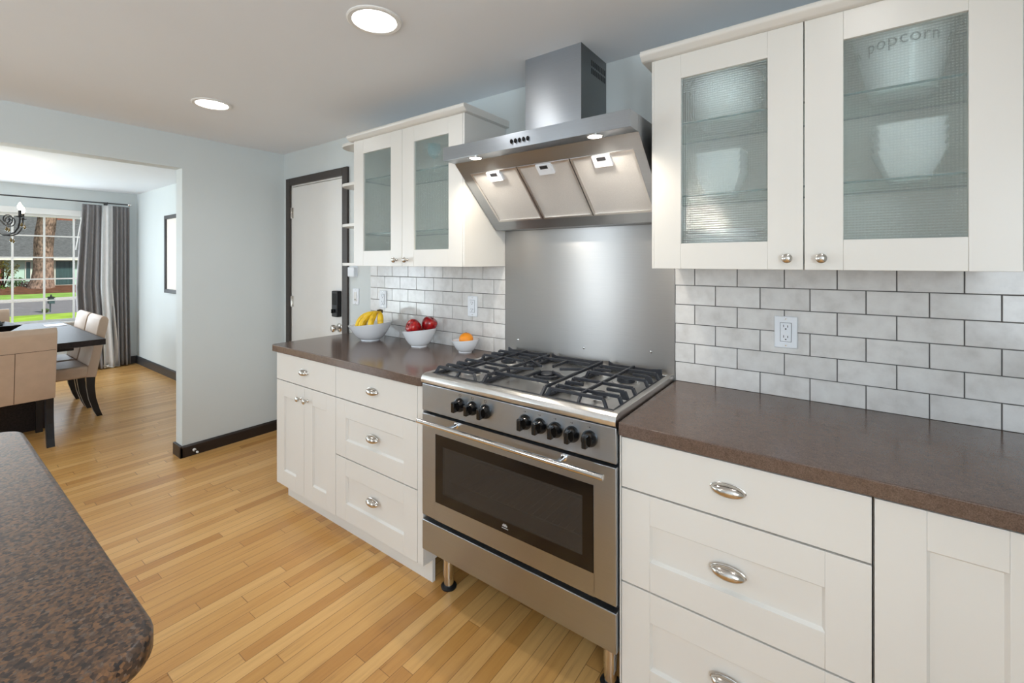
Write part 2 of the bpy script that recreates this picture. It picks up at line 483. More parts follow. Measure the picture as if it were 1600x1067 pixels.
# ------------------------------------------------------------------ mesh builder
class MB:
    def __init__(self):
        self.bm = bmesh.new()
        self.mi = 0

    def _tag(self, faces):
        for f in faces:
            f.material_index = self.mi
            f.smooth = True

    @staticmethod
    def _flat(faces):
        """keep the large axis-aligned faces round a bevel flat-shaded"""
        near = {g for f in faces for e in f.edges for g in e.link_faces}
        for f in near:
            f.normal_update()
            if max(abs(c) for c in f.normal) > 0.9999:
                f.smooth = False

    def box(self, x0, x1, y0, y1, z0, z1, bev=0.0, seg=2):
        c = ((x0 + x1) / 2, (y0 + y1) / 2, (z0 + z1) / 2)
        r = bmesh.ops.create_cube(self.bm, size=1, matrix=Matrix.Translation(c) @ Matrix.Diagonal((abs(x1 - x0), abs(y1 - y0), abs(z1 - z0), 1)))
        vs = r['verts']
        fs = list({f for v in vs for f in v.link_faces})
        self._tag(fs)
        if bev > 0:
            es = list({e for v in vs for e in v.link_edges})
            q = bmesh.ops.bevel(self.bm, geom=es, offset=bev, segments=seg, profile=0.5, affect='EDGES', clamp_overlap=True)
            self._tag(q['faces'])
            self._flat(q['faces'])
        return vs

    def prism(self, pts, plane, a0, a1, bev=0.0, seg=2):
        """extrude a polygon. plane 'xz' extrudes along y, 'yz' along x, 'xy' along z"""
        def P(u, v, w):
            return {'xz': (u, w, v), 'yz': (w, u, v), 'xy': (u, v, w)}[plane]
        n = len(pts)
        A = [self.bm.verts.new(P(u, v, a0)) for u, v in pts]
        B = [self.bm.verts.new(P(u, v, a1)) for u, v in pts]
        fs = [self.bm.faces.new(A), self.bm.faces.new(B[::-1])]
        for i in range(n):
            j = (i + 1) % n
            fs.append(self.bm.faces.new((A[j], A[i], B[i], B[j])))
        bmesh.ops.recalc_face_normals(self.bm, faces=fs)
        self._tag(fs)
        if bev > 0:
            es = list({e for f in fs for e in f.edges})
            q = bmesh.ops.bevel(self.bm, geom=es, offset=bev, segments=seg, profile=0.5, affect='EDGES', clamp_overlap=True)
            self._tag(q['faces'])
            self._flat(q['faces'])

    def lathe(self, prof, c=(0, 0, 0), n=32, axis='z', sx=1.0, sy=1.0, fn=None):
        """revolve (radius, height) pairs; fn(point, angle, i) may move a point"""
        rings = []
        for i, (r, h) in enumerate(prof):
            ring = []
            if r < 1e-6:
                q = Vector((0, 0, h))
                if fn:
                    q = fn(q, 0, i)
                ring = [self._ax(q, c, axis)]
            else:
                for k in range(n):
                    a = 2 * PI * k / n
                    q = Vector((r * math.cos(a) * sx, r * math.sin(a) * sy, h))
                    if fn:
                        q = fn(q, a, i)
                    ring.append(self._ax(q, c, axis))
            rings.append([self.bm.verts.new(p) for p in ring])
        fs = []
        for a, b in zip(rings[:-1], rings[1:]):
            if len(a) == 1 and len(b) == 1:
                continue
            for k in range(n):
                j = (k + 1) % n
                if len(a) == 1:
                    fs.append(self.bm.faces.new((a[0], b[k], b[j])))
                elif len(b) == 1:
                    fs.append(self.bm.faces.new((a[k], b[0], a[j])))
                else:
                    fs.append(self.bm.faces.new((a[k], b[k], b[j], a[j])))
        for ring in (rings[0], rings[-1]):
            if len(ring) > 2:
                fs.append(self.bm.faces.new(ring))
        bmesh.ops.recalc_face_normals(self.bm, faces=fs)
        self._tag(fs)

    @staticmethod
    def _ax(q, c, axis):
        if axis == 'z':
            p = (q.x, q.y, q.z)
        elif axis == '-y':
            p = (q.x, -q.z, q.y)
        elif axis == 'x':
            p = (q.z, q.x, q.y)
        else:
            p = (q.x, q.z, q.y)
        return (p[0] + c[0], p[1] + c[1], p[2] + c[2])

    def tube(self, pts, r, n=10, caps=True, sx=1.0):
        pts = [Vector(p) for p in pts]
        rr = r if isinstance(r, (list, tuple)) else [r] * len(pts)
        rings = []
        up = None
        for i, p in enumerate(pts):
            d = (pts[min(i + 1, len(pts) - 1)] - pts[max(i - 1, 0)]).normalized()
            if up is None:
                up = Vector((0, 0, 1)) if abs(d.z) < 0.9 else Vector((1, 0, 0))
            s = d.cross(up)
            if s.length < 1e-4:
                s = d.cross(Vector((0, 1, 0)))
            s.normalize()
            up = s.cross(d).normalized()
            rings.append([self.bm.verts.new(p + s * math.cos(2 * PI * k / n) * rr[i] * sx + up * math.sin(2 * PI * k / n) * rr[i]) for k in range(n)])
        fs = []
        for a, b in zip(rings[:-1], rings[1:]):
            for k in range(n):
                j = (k + 1) % n
                fs.append(self.bm.faces.new((a[k], a[j], b[j], b[k])))
        if caps:
            fs.append(self.bm.faces.new(rings[0]))
            fs.append(self.bm.faces.new(rings[-1]))
        bmesh.ops.recalc_face_normals(self.bm, faces=fs)
        self._tag(fs)

    def sphere(self, c, rx, ry=None, rz=None, u=24, v=14):
        ry = rx if ry is None else ry
        rz = rx if rz is None else rz
        q = bmesh.ops.create_uvsphere(self.bm, u_segments=u, v_segments=v, radius=1, matrix=Matrix.Translation(c) @ Matrix.Diagonal((rx, ry, rz, 1)))
        self._tag({f for w in q['verts'] for f in w.link_faces})
        return q['verts']

    def grid(self, fn, nu, nv, closed_u=False):
        V = [[self.bm.verts.new(fn(i / nu, j / nv)) for j in range(nv + 1)] for i in range(nu + 1)]
        fs = []
        for i in range(nu):
            for j in range(nv):
                fs.append(self.bm.faces.new((V[i][j], V[i + 1][j], V[i + 1][j + 1], V[i][j + 1])))
        self._tag(fs)

    def ring(self, x0, x1, z0, z1, w, y0, y1, bev=0.0):
        """rectangular frame in the xz plane"""
        self.box(x0, x0 + w, y0, y1, z0, z1, bev)
        self.box(x1 - w, x1, y0, y1, z0, z1, bev)
        self.box(x0 + w, x1 - w, y0, y1, z0, z0 + w, bev)
        self.box(x0 + w, x1 - w, y0, y1, z1 - w, z1, bev)

    def build(self, name, mat, parent=None, origin=None, smooth=True, solid=0.0, rot=None):
        """world-coordinate geometry unless the parent was made with local=True"""
        if parent is None:
            if origin is None:
                xs = [v.co for v in self.bm.verts]
                lo = [min(c[i] for c in xs) for i in range(3)]
                hi = [max(c[i] for c in xs) for i in range(3)]
                origin = ((lo[0] + hi[0]) / 2, (lo[1] + hi[1]) / 2, lo[2])
            off = Vector(origin)
        else:
            off = OFF.get(parent.name, Vector((0, 0, 0)))
        bmesh.ops.translate(self.bm, vec=-off, verts=self.bm.verts)
        me = bpy.data.meshes.new(name)
        self.bm.to_mesh(me)
        self.bm.free()
        o = bpy.data.objects.new(name, me)
        COL.objects.link(o)
        for m in (mat if isinstance(mat, (list, tuple)) else [mat]):
            me.materials.append(m)
        if smooth and len(me.polygons):
            keep = [p.use_smooth for p in me.polygons]
            me.set_sharp_from_angle(angle=R(35))
            me.polygons.foreach_set('use_smooth', keep)
        if not smooth:
            me.polygons.foreach_set('use_smooth', [False] * len(me.polygons))
        if solid:
            s = o.modifiers.new('thickness', 'SOLIDIFY')
            s.thickness = solid
            s.offset = 0
        if parent is None:
            o.location = off
            OFF[o.name] = off
        else:
            o.parent = parent
            OFF[o.name] = off
        return o


OFF = {}


def tag(o, label, cat, group=None):
    o['label'] = label
    o['category'] = cat
    if group:
        o['group'] = group
    return o


def thing(name, label, cat, loc, rz=0.0, group=None, local=False):
    o = bpy.data.objects.new(name, None)
    COL.objects.link(o)
    o.empty_display_size = 0.05
    o.location = loc
    o.rotation_euler = (0, 0, rz)
    OFF[o.name] = Vector((0, 0, 0)) if local else Vector(loc)
    return tag(o, label, cat, group)


def struct(o):
    o['kind'] = 'structure'
    return o


def copy_tree(root, label=None, loc=None, rz=None, group=None):
    r = root.copy()
    COL.objects.link(r)
    if loc is not None:
        r.location = loc
    if rz is not None:
        r.rotation_euler = (0, 0, rz)
    if label:
        r['label'] = label
    if group:
        r['group'] = group
    for ch in list(root.children):
        c = ch.copy()
        COL.objects.link(c)
        c.parent = r
        for g in list(ch.children):
            d = g.copy()
            COL.objects.link(d)
            d.parent = c
    return r


# ------------------------------------------------------------------ room shell
ZC, ZD = 2.32, 2.345
XL = -3.249
XW = -7.326
YF = -4.3
XR = 1.62

m = MB()
m.box(XW - 0.1, XR + 0.1, YF - 0.1, 0.1, -0.1, 0.0)
struct(m.build('floor', M['floor'], origin=(0, 0, 0), smooth=False))

m = MB()
m.box(XL - 0.12, XR + 0.1, YF - 0.1, 0.14, ZC, ZC + 0.12)
m.box(XW - 0.1, XL - 0.12, YF - 0.1, 0.14, ZD, ZD + 0.12)
struct(m.build('ceiling', M['ceiling'], smooth=False))

# back wall (kitchen and dining share it), with the opening of the white door
DX0, DX1, DZ = -3.125, -2.378, 2.045
m = MB()
m.box(XW - 0.1, DX0, 0, 0.14, 0, ZD)
m.box(DX1, XR + 0.1, 0, 0.14, 0, ZC)
m.box(DX0, DX1, 0, 0.14, DZ, ZC)
struct(m.build('wall_back', M['wall'], smooth=False))

# wall between kitchen and dining room with its wide opening
m = MB()
m.prism([(0, 0), (0, ZC), (YF, ZC), (YF, 0), (-2.9, 0), (-2.9, 2.083), (-0.733, 2.083), (-0.733, 0)], 'yz', XL - 0.12, XL)
struct(m.build('wall_left', M['wall'], smooth=False))

# dining wall with the gridded window
WY0, WY1, WZ0, WZ1 = -2.49, -0.375, 0.655, 1.99
m = MB()
m.box(XW - 0.14, XW, WY1, 0, 0, ZD)
m.box(XW - 0.14, XW, YF, WY0, 0, ZD)
m.box(XW - 0.14, XW, WY0, WY1, 0, WZ0)
m.box(XW - 0.14, XW, WY0, WY1, WZ1, ZD)
struct(m.build('wall_far', M['wall'], smooth=False))

# wall behind the camera with three window openings
m = MB()
ops = [(-7.22, -5.88, 0.15, 2.1), (-2.6, -2.1, 0.85, 2.05), (-1.0, 1.2, 0.85, 2.05)]
x = XW - 0.1
for a, b, z0, z1 in ops:
    m.box(x, a, YF - 0.14, YF, 0, ZD)
    m.box(a, b, YF - 0.14, YF, 0, z0)
    m.box(a, b, YF - 0.14, YF, z1, ZD)
    x = b
m.box(x, XR + 0.1, YF - 0.14, YF, 0, ZD)
struct(m.build('wall_front', M['wall'], smooth=False))
m = MB()
m.box(XR, XR + 0.14, YF, -3.85, 0, ZC)
m.box(XR, XR + 0.14, -2.25, 0, 0, ZC)
m.box(XR, XR + 0.14, -3.85, -2.25, 0, 0.85)  # opening out of view, added to go with the right-hand light
m.box(XR, XR + 0.14, -3.85, -2.25, 2.05, ZC)
struct(m.build('wall_right', M['wall'], smooth=False))

# baseboards
m = MB()
m.prism([(XL, 0), (XL + 0.016, 0), (XL + 0.016, 0.072), (XL + 0.006, 0.084), (XL, 0.084)], 'xz', -0.749, -0.001, 0.001)
m.box(XL - 0.136, XL + 0.016, -0.749, -0.733, 0, 0.084, 0.002)
bl = struct(m.build('baseboard_left', M['dark_base']))
m = MB()
m.prism([(0, 0), (-0.014, 0), (-0.014, 0.092), (-0.005, 0.104), (0, 0.104)], 'yz', XW, XL - 0.12, 0.001)
m.prism([(XW, 0), (XW + 0.014, 0), (XW + 0.014, 0.092), (XW + 0.005, 0.104), (XW, 0.104)], 'xz', -3.4, -0.014, 0.001)
struct(m.build('baseboard_back', M['grey_base']))

# spring door stop screwed to the dark baseboard
t = thing('door_stop', 'small white spring door stop on the dark baseboard by the opening', 'door stop', (XL + 0.016, -0.664, 0.034))
m = MB(); m.lathe([(0.011, 0), (0.011, 0.006), (0.007, 0.010), (0, 0.010)], (XL + 0.0162, -0.664, 0.038), 16, 'x'); m.build('base', M['white'], t)
m = MB(); m.lathe([(0.0045, 0), (0.005, 0.01), (0.0045, 0.02), (0.005, 0.03), (0.0045, 0.045)], (XL + 0.026, -0.664, 0.037), 12, 'x'); m.build('spring', M['nickel'], t)
m = MB(); m.lathe([(0.007, 0), (0.008, 0.01), (0.006, 0.016), (0, 0.017)], (XL + 0.068, -0.664, 0.036), 14, 'x'); m.build('rubber_tip', M['white'], t)

# ------------------------------------------------------------------ white door with dark casing
door = struct(bpy.data.objects.new('door_1', None)); COL.objects.link(door); door.location = ((DX0 + DX1) / 2, 0, 0); OFF[door.name] = Vector(door.location)
m = MB(); m.box(DX0 + 0.006, DX1 - 0.006, 0.006, 0.045, 0.008, 2.028, 0.002); m.build('door_leaf', M['white'], door)
m = MB()
m.box(DX0, DX0 + 0.005, 0.0, 0.12, 0, DZ); m.box(DX1 - 0.005, DX1, 0.0, 0.12, 0, DZ); m.box(DX0, DX1, 0.0, 0.12, DZ - 0.014, DZ)
m.build('door_jamb', M['white'], door)
m = MB()
m.box(-3.188, DX0, -0.018, 0, 0, 2.1, 0.003)
m.box(DX1, -2.312, -0.018, 0, 0, 2.1, 0.003)
m.box(DX0, DX1, -0.018, 0, DZ - 0.004, 2.1, 0.003)
m.build('door_casing', M['dark_trim'], door)
for z in (1.814, 1.08, 0.25):
    m = MB()
    m.lathe([(0.0065, 0), (0.0065, 0.088), (0.004, 0.092), (0, 0.093)], (DX0 + 0.001, -0.004, z - 0.046), 14)
    m.box(DX0, DX0 + 0.022, -0.0005, 0.006, z - 0.044, z + 0.044)
    m.build('hinge', M['nickel'], door)
kp = MB(); kp.box(-2.487, -2.413, -0.034, 0.006, 1.0, 1.192, 0.007, 3)
kp = kp.build('keypad_lock', M['matte_black'], door)
m = MB(); m.lathe([(0.014, 0), (0.014, 0.012), (0.011, 0.015), (0, 0.015)], (-2.45, -0.034, 1.045), 18, '-y'); m.box(-2.453, -2.447, -0.058, -0.045, 1.03, 1.06, 0.002)
m.build('thumb_turn', M['black'], kp)
m = MB(); m.box(-2.476, -2.424, -0.0352, -0.034, 1.09, 1.175, 0.0005); m.build('key_panel', M['black'], kp)
m = MB()
m.lathe([(0.033, 0), (0.033, 0.006), (0.026, 0.010), (0.012, 0.012), (0.011, 0.03), (0.02, 0.036), (0.027, 0.048), (0.027, 0.060), (0.018, 0.068), (0, 0.070)], (-2.44, 0.006, 0.918), 28, '-y')
m.build('door_knob', M['nickel'], door)

# small box and light switch on the strip of wall between door and tiles
t = thing('door_chime', 'small white box on the wall under the lowest open shelf', 'chime', (-2.25, 0, 1.30))
m = MB(); m.box(-2.29, -2.215, -0.03, 0, 1.302, 1.37, 0.004); m.build('cover', M['plastic'], t)
m = MB(); m.box(-2.295, -2.21, -0.004, 0, 1.298, 1.374, 0.001); m.build('base_plate', M['plastic'], t)


def wall_plate(x, z, name, label, cat, kind, group=None):
    yb = -0.0 if kind == 'switch' else -0.008
    t = thing(name, label, cat, (x, yb, z), 0, group)
    m = MB(); m.box(x - 0.036, x + 0.036, yb - 0.006, yb, z - 0.0575, z + 0.0575, 0.003, 3)
    m.build('face_plate', M['plastic'], t)
    for s in (-1, 1):
        m = MB(); m.lathe([(0.0028, 0), (0.0028, 0.0008), (0, 0.001)], (x, yb - 0.006, z + s * 0.048), 10, '-y'); m.build('screw', M['nickel'], t)
    if kind == 'switch':
        m = MB(); m.prism([(yb - 0.006, z - 0.033), (yb - 0.0075, z - 0.033), (yb - 0.011, z), (yb - 0.0075, z + 0.033), (yb - 0.006, z + 0.033)], 'yz', x - 0.0165, x + 0.0165, 0.0008)
        rk = m.build('rocker', M['white'], t)
        m = MB(); m.box(x - 0.004, x + 0.004, yb - 0.0105, yb - 0.0085, z - 0.024, z - 0.017); m.build('pilot_light', M['ink'], rk)
    else:
        m = MB(); m.box(x - 0.0165, x + 0.0165, yb - 0.0085, yb - 0.005, z - 0.0335, z + 0.0335, 0.001)
        rc = m.build('receptacle', M['plastic'], t)
        m = MB(); m.ring(x - 0.0178, x + 0.0178, z - 0.0348, z + 0.0348, 0.0013, yb - 0.0062, yb - 0.0055); m.build('gap_line', M['ink'], rc)
        for s in (-1, 1):
            m = MB()
            zc = z + s * 0.019
            m.box(x - 0.0075, x - 0.0055, yb - 0.0088, yb - 0.008, zc - 0.001, zc + 0.008)
            m.box(x + 0.0050, x + 0.0072, yb - 0.0088, yb - 0.008, zc - 0.001, zc + 0.0065)
            m.lathe([(0.0026, 0), (0.0026, 0.0008), (0, 0.0008)], (x, yb - 0.008, zc - 0.007), 12, '-y')
            m.build('slots', M['slot'], rc)
    return t


wall_plate(-2.228, 1.16, 'light_switch', 'white rocker light switch on painted wall between door casing and tiles', 'switch', 'switch')
wall_plate(-1.912, 1.157, 'wall_outlet', 'white outlet on tiles above the banana bowl', 'outlet', 'outlet', 'outlets on the tiles')
wall_plate(-1.116, 1.157, 'wall_outlet', 'white outlet on tiles next to the steel splashback, above the orange', 'outlet', 'outlet', 'outlets on the tiles')
wall_plate(0.394, 1.152, 'wall_outlet', 'white outlet on tiles right of the range, under the right wall cabinet', 'outlet', 'outlet', 'outlets on the tiles')

# ------------------------------------------------------------------ tiles
TW, TH, GAP = 0.1556, 0.0794, 0.0030


def tiles(name, x0, x1, phase, label, cat):
    """running-bond bevelled tiles; phase(row) gives one grout position of the row"""
    t = thing(name, label, cat, ((x0 + x1) / 2, 0, 0.914))
    mb = MB()
    rnd = random.Random(3)
    for r in range(6):
        z0 = 0.914 + r * TH + (GAP / 2 if r else 0.001)
        z1 = min(0.914 + (r + 1) * TH - GAP / 2, 1.383)
        p = phase(r)
        k0 = math.floor((x0 - p) / TW) - 1
        while p + k0 * TW < x1:
            a, b = max(p + k0 * TW + GAP / 2, x0), min(p + (k0 + 1) * TW - GAP / 2, x1)
            if b - a > 0.012:
                vs0 = len(mb.bm.verts)
                mb.box(a, b, -0.0075, -0.0015, z0, z1, 0.0011, 2)
                mb.bm.verts.ensure_lookup_table()
                tx, tz = rnd.uniform(-0.004, 0.004), rnd.uniform(-0.006, 0.006)
                cx, cz = (a + b) / 2, (z0 + z1) / 2
                for v in mb.bm.verts[vs0:]:
                    v.co.y += (v.co.x - cx) * tx + (v.co.z - cz) * tz
            k0 += 1
    mb.build('ceramic_tiles', M['tile'], t)
    mb = MB(); mb.box(x0, x1, -0.0045, -0.0006, 0.914, 1.383)
    mb.build('grout', M['grout'], t, smooth=False)


tiles('tile_backsplash', -2.054, -0.888, lambda r: -0.888 - (TW / 2 if r % 2 == 0 else 0), 'pale grey subway tile field left of the range, behind the fruit bowls', 'backsplash')
tiles('tile_backsplash', 0.0, XR - 0.002, lambda r: 0.0 if r % 2 == 0 else TW / 2, 'pale grey subway tile field right of the range, around one outlet', 'backsplash')


# ------------------------------------------------------------------ cabinet pieces
def shaker(mb, x0, x1, z0, z1, yb, yf, fr=0.088, rail=None):
    rail = fr if rail is None else rail
    mb.box(x0, x0 + fr, yf, yb, z0, z1, 0.0012)
    mb.box(x1 - fr, x1, yf, yb, z0, z1, 0.0012)
    mb.box(x0 + fr, x1 - fr, yf, yb, z0, z0 + rail, 0.0012)
    mb.box(x0 + fr, x1 - fr, yf, yb, z1 - rail, z1, 0.0012)
    mb.box(x0 + fr - 0.002, x1 - fr + 0.002, yf + 0.010, yb - 0.003, z0 + rail - 0.002, z1 - rail + 0.002)
    # small sloped bead round the recess
    for a, b in ((x0 + fr, 1), (x1 - fr, -1)):
        mb.prism([(a, yf + 0.0015), (a + b * 0.006, yf + 0.010), (a, yf + 0.010)], 'xy', z0 + rail, z1 - rail)
    for a, b in ((z0 + rail, 1), (z1 - rail, -1)):
        mb.prism([(yf + 0.0015, a), (yf + 0.010, a + b * 0.006), (yf + 0.010, a)], 'yz', x0 + fr, x1 - fr)


def knob(x, y, z, parent, r=0.0145):
    m = MB()
    m.lathe([(0.008, 0), (0.007, 0.003), (0.0045, 0.006), (0.0045, 0.012), (r * 0.75, 0.015), (r, 0.021), (r * 0.93, 0.027), (r * 0.55, 0.031), (0, 0.032)], (x, y, z), 24, '-y')
    m.build('knob', M['nickel'], parent)


def cup(x, y, z, parent, a=0.044, b=0.024, c=0.019):
    """half-dome cup pull: a closed ellipsoidal hood open underneath"""
    m = MB()

    def f(u, v, k=1.0):
        ph = PI * u
        th = R(-38) + R(128) * v
        return (x - a * k * math.cos(ph), y - b * k * math.sin(ph) * math.cos(th), z + c * k * math.sin(ph) * math.sin(th))
    m.grid(lambda u, v: f(u, v), 24, 12)
    m.grid(lambda u, v: f(u, v, 0.92), 24, 12)
    m.tube([(x - a * math.cos(PI * i / 24), y - 0.0008, z + 0.0005 + c * math.sin(PI * i / 24)) for i in range(25)], 0.0018, 6)
    m.build('cup_pull', M['nickel'], parent)


YD = -0.595   # front face of the base cabinet doors
YB = -0.575   # front of the carcasses


def base_body(t, x0, x1, y_toe=-0.54, toe=True):
    m = MB()
    m.box(x0, x1, YB, -0.01, 0.098, 0.874, 0.001)
    m.build('carcass', M['cab'], t)
    if toe:
        m = MB(); m.box(x0 + (0.03 if x0 < -2 else 0), x1, y_toe, y_toe + 0.016, 0, 0.098); m.box(x0 + (0.03 if x0 < -2 else 0), x0 + (0.046 if x0 < -2 else 0.016), y_toe + 0.016, -0.02, 0, 0.098)
        m.build('toe_kick', M['cab'], t)


def drawer(t, x0, x1, z0, z1, flat, cx, cz, dz=0.0):
    m = MB()
    if flat:
        m.box(x0, x1, YD, YB - 0.001, z0, z1, 0.0015)
    else:
        shaker(m, x0, x1, z0, z1, YB - 0.001, YD)
    d = m.build('drawer', M['cab'], t)
    cup(cx, YD, cz, d)
    return d


def door_front(t, x0, x1, z0, z1, fr=0.088, rail=None, kx=None, kz=None):
    m = MB(); shaker(m, x0, x1, z0, z1, YB - 0.001, YD, fr, rail)
    d = m.build('door', M['cab'], t)
    if kx is not None:
        knob(kx, YD, kz, d)
    return d


XM = -1.5415
t = thing('base_cabinet', 'off-white base cabinet at the far left end, one drawer above two doors', 'cabinet', (-1.85, -0.3, 0))
base_body(t, -2.158, XM)
drawer(t, -2.156, XM - 0.0015, 0.713, 0.868, True, -1.85, 0.789)
door_front(t, -2.156, -1.851, 0.095, 0.708, 0.085, 0.088, -1.885, 0.64)
door_front(t, -1.848, XM - 0.0015, 0.095, 0.708, 0.085, 0.088, -1.812, 0.64)
t = thing('base_cabinet', 'off-white base cabinet with three drawers left of the range', 'cabinet', (-1.215, -0.3, 0))
base_body(t, XM, -0.886)
drawer(t, XM + 0.0015, -0.924, 0.713, 0.868, True, -1.235, 0.789)
drawer(t, XM + 0.0015, -0.924, 0.419, 0.708, False, -1.235, 0.563)
drawer(t, XM + 0.0015, -0.924, 0.100, 0.414, False, -1.235, 0.262)
m = MB(); m.box(-0.921, -0.886, YD, YB, 0.1, 0.872, 0.001); m.build('filler_panel', M['cab'], t)
t = thing('base_cabinet', 'off-white base cabinet with three wide drawers right of the range', 'cabinet', (0.305, -0.3, 0))
base_body(t, 0.0, 0.6105)
m = MB(); m.box(0.0, 0.004, YD, YB, 0.1, 0.87); m.build('side_edge', M['cab'], t)
drawer(t, 0.006, 0.609, 0.713, 0.866, True, 0.307, 0.790)
drawer(t, 0.006, 0.609, 0.423, 0.708, False, 0.307, 0.567)
drawer(t, 0.006, 0.609, 0.100, 0.418, False, 0.307, 0.266)
t = thing('base_cabinet', 'off-white narrow base cabinet with one tall panelled door at the right edge', 'cabinet', (0.765, -0.3, 0))
base_body(t, 0.6125, 0.915)
door_front(t, 0.614, 0.913, 0.100, 0.866, 0.088, 0.086)
t = thing('base_cabinet', 'off-white base cabinet with wide door against the right-hand wall', 'cabinet', (1.26, -0.3, 0))
base_body(t, 0.917, XR - 0.01)
door_front(t, 0.919, XR - 0.012, 0.100, 0.866, 0.088, 0.086)


def slab(mb, x0, x1, y0, y1, z0, z1, rad, corners, bev, seg=3):
    """rounded-corner slab; corners is a set of 'll','lr','ur','ul' to round"""
    pts = []
    for nm, cx, cy, a0 in (('ll', x0, y0, 180), ('lr', x1, y0, 270), ('ur', x1, y1, 0), ('ul', x0, y1, 90)):
        if nm in corners:
            ox = cx + (rad if cx == x0 else -rad)
            oy = cy + (rad if cy == y0 else -rad)
            for k in range(9):
                a = R(a0 + 90 * k / 8)
                pts.append((ox + rad * math.cos(a), oy + rad * math.sin(a)))
        else:
            pts.append((cx, cy))
    n = len(pts)
    A = [mb.bm.verts.new((u, v, z0)) for u, v in pts]
    B = [mb.bm.verts.new((u, v, z1)) for u, v in pts]
    fs = [mb.bm.faces.new(A[::-1]), mb.bm.faces.new(B)]
    for i in range(n):
        j = (i + 1) % n
        fs.append(mb.bm.faces.new((A[i], A[j], B[j], B[i])))
    es = list(fs[0].edges) + list(fs[1].edges)
    bmesh.ops.recalc_face_normals(mb.bm, faces=fs)
    mb._tag(mb.bm.faces)
    q = bmesh.ops.bevel(mb.bm, geom=es, offset=bev, segments=seg, profile=0.5, affect='EDGES', clamp_overlap=True)
    mb._tag(q['faces'])
    mb._flat(q['faces'])


m = MB(); slab(m, -2.192, -0.884, -0.613, -0.0005, 0.875, 0.914, 0.022, {'lr', 'll'}, 0.003)
tag(m.build('worktop', M['quartz']), 'dark brown quartz worktop left of the range, holding the fruit bowls', 'worktop')
m = MB(); slab(m, 0.001, XR - 0.003, -0.613, -0.0005, 0.875, 0.914, 0.008, {'ll'}, 0.003)
tag(m.build('worktop', M['quartz']), 'dark brown quartz worktop right of the range, empty', 'worktop')

# island in the left foreground
t = thing('kitchen_island', 'kitchen island in the foreground under a speckled brown laminate top', 'island', (-0.8, -2.2, 0))
m = MB(); slab(m, -1.42, -0.165, -2.62, -1.707, 0.874, 0.914, 0.065, {'ll', 'lr', 'ur', 'ul'}, 0.011, 4)
m.build('island_top', M['laminate'], t)
m = MB(); m.box(-1.3, -0.52, -2.5, -1.86, 0.1, 0.874, 0.002); m.build('island_body', M['cab'], t)
m = MB(); m.box(-1.25, -0.57, -2.45, -1.92, 0, 0.1); m.build('toe_kick', M['dark_base'], t)


# ------------------------------------------------------------------ wall cabinets
def glass_shelf(x0, x1, z, parent):
    m = MB()
    m.box(x0, x1, -0.296, -0.016, z - 0.0035, z + 0.0035)
    m.bm.faces.ensure_lookup_table()
    for f in m.bm.faces:
        if abs(f.normal.z) < 0.5:
            f.material_index = 1
    m.build('glass_shelf', [M['shelf_glass'], M['shelf_edge']], parent, smooth=False)


def wall_cabinet(x0, x1, doors, label, shelves, crown, knobs, side_l=0.0, side_r=0.0):
    z0, z1 = 1.384, 2.122
    yb, yf = -0.312, -0.33
    t = thing('upper_cabinet', label, 'cabinet', ((x0 + x1) / 2, -0.16, z0))
    m = MB()
    m.box(x0, x0 + 0.016, yb, -0.001, z0, z1)
    m.box(x1 - 0.016, x1, yb, -0.001, z0, z1)
    m.box(x0 + 0.016, x1 - 0.016, yb, -0.001, z0, z0 + 0.018)
    m.box(x0 + 0.016, x1 - 0.016, yb, -0.001, z1 - 0.018, z1)
    m.box(x0 + 0.016, x1 - 0.016, -0.012, -0.001, z0 + 0.018, z1 - 0.018)
    m.build('carcass', M['cab'], t, smooth=False)
    if side_l:
        m = MB(); m.box(x0 - side_l, x0, yf, -0.001, z0, z1, 0.001); m.build('cover_panel', M['cab'], t)
    if side_r:
        m = MB(); m.box(x1, x1 + side_r, yf, -0.001, z0, z1, 0.001); m.build('cover_panel', M['cab'], t)
    for z in shelves:
        glass_shelf(x0 + 0.018, x1 - 0.018, z, t)
    for (a, b), kx in zip(doors, knobs):
        fr = 0.0925
        g0, g1 = z0 + 0.087, z1 - 0.082
        m = MB()
        m.box(a, a + fr, yf, yb + 0.0005, z0, z1, 0.0012)
        m.box(b - fr, b, yf, yb + 0.0005, z0, z1, 0.0012)
        m.box(a + fr, b - fr, yf, yb + 0.0005, z0, g0, 0.0012)
        m.box(a + fr, b - fr, yf, yb + 0.0005, g1, z1, 0.0012)
        d = m.build('door', M['cab'], t)
        m = MB(); m.box(a + fr - 0.004, b - fr + 0.004, yf + 0.008, yf + 0.011, g0 - 0.004, g1 + 0.004)
        m.build('glass_pane', M['pebble'], d, smooth=False)
        knob(kx, yf, 1.418, d)
    # cornice with a rounded nose
    m = MB()
    cx0, cx1 = crown
    prof = [(0.0, 2.122), (-0.335, 2.122), (-0.345, 2.124), (-0.352, 2.130), (-0.362, 2.138), (-0.365, 2.147), (-0.362, 2.155), (-0.352, 2.158), (0.0, 2.158)]
    m.prism([(y - 0.001 if y == 0 else y, z) for y, z in prof], 'yz', cx0, cx1, 0.003, 2)
    m.build('cornice', M['cab'], t)
    return t


wall_cabinet(-1.774, -0.9, [(-1.773, -1.3415), (-1.3385, -0.902)], 'white glass-door wall cabinet left of the hood', (1.572, 1.893), (-1.80, -0.864), (-1.384, -1.297), 0, 0.012)
wall_cabinet(0.019, 0.904, [(0.019, 0.4635), (0.4665, 0.903)], 'white glass-door wall cabinet right of the hood, with white crockery', (1.637, 1.891), (-0.022, 0.945), (0.424, 0.508), 0.008, 0)

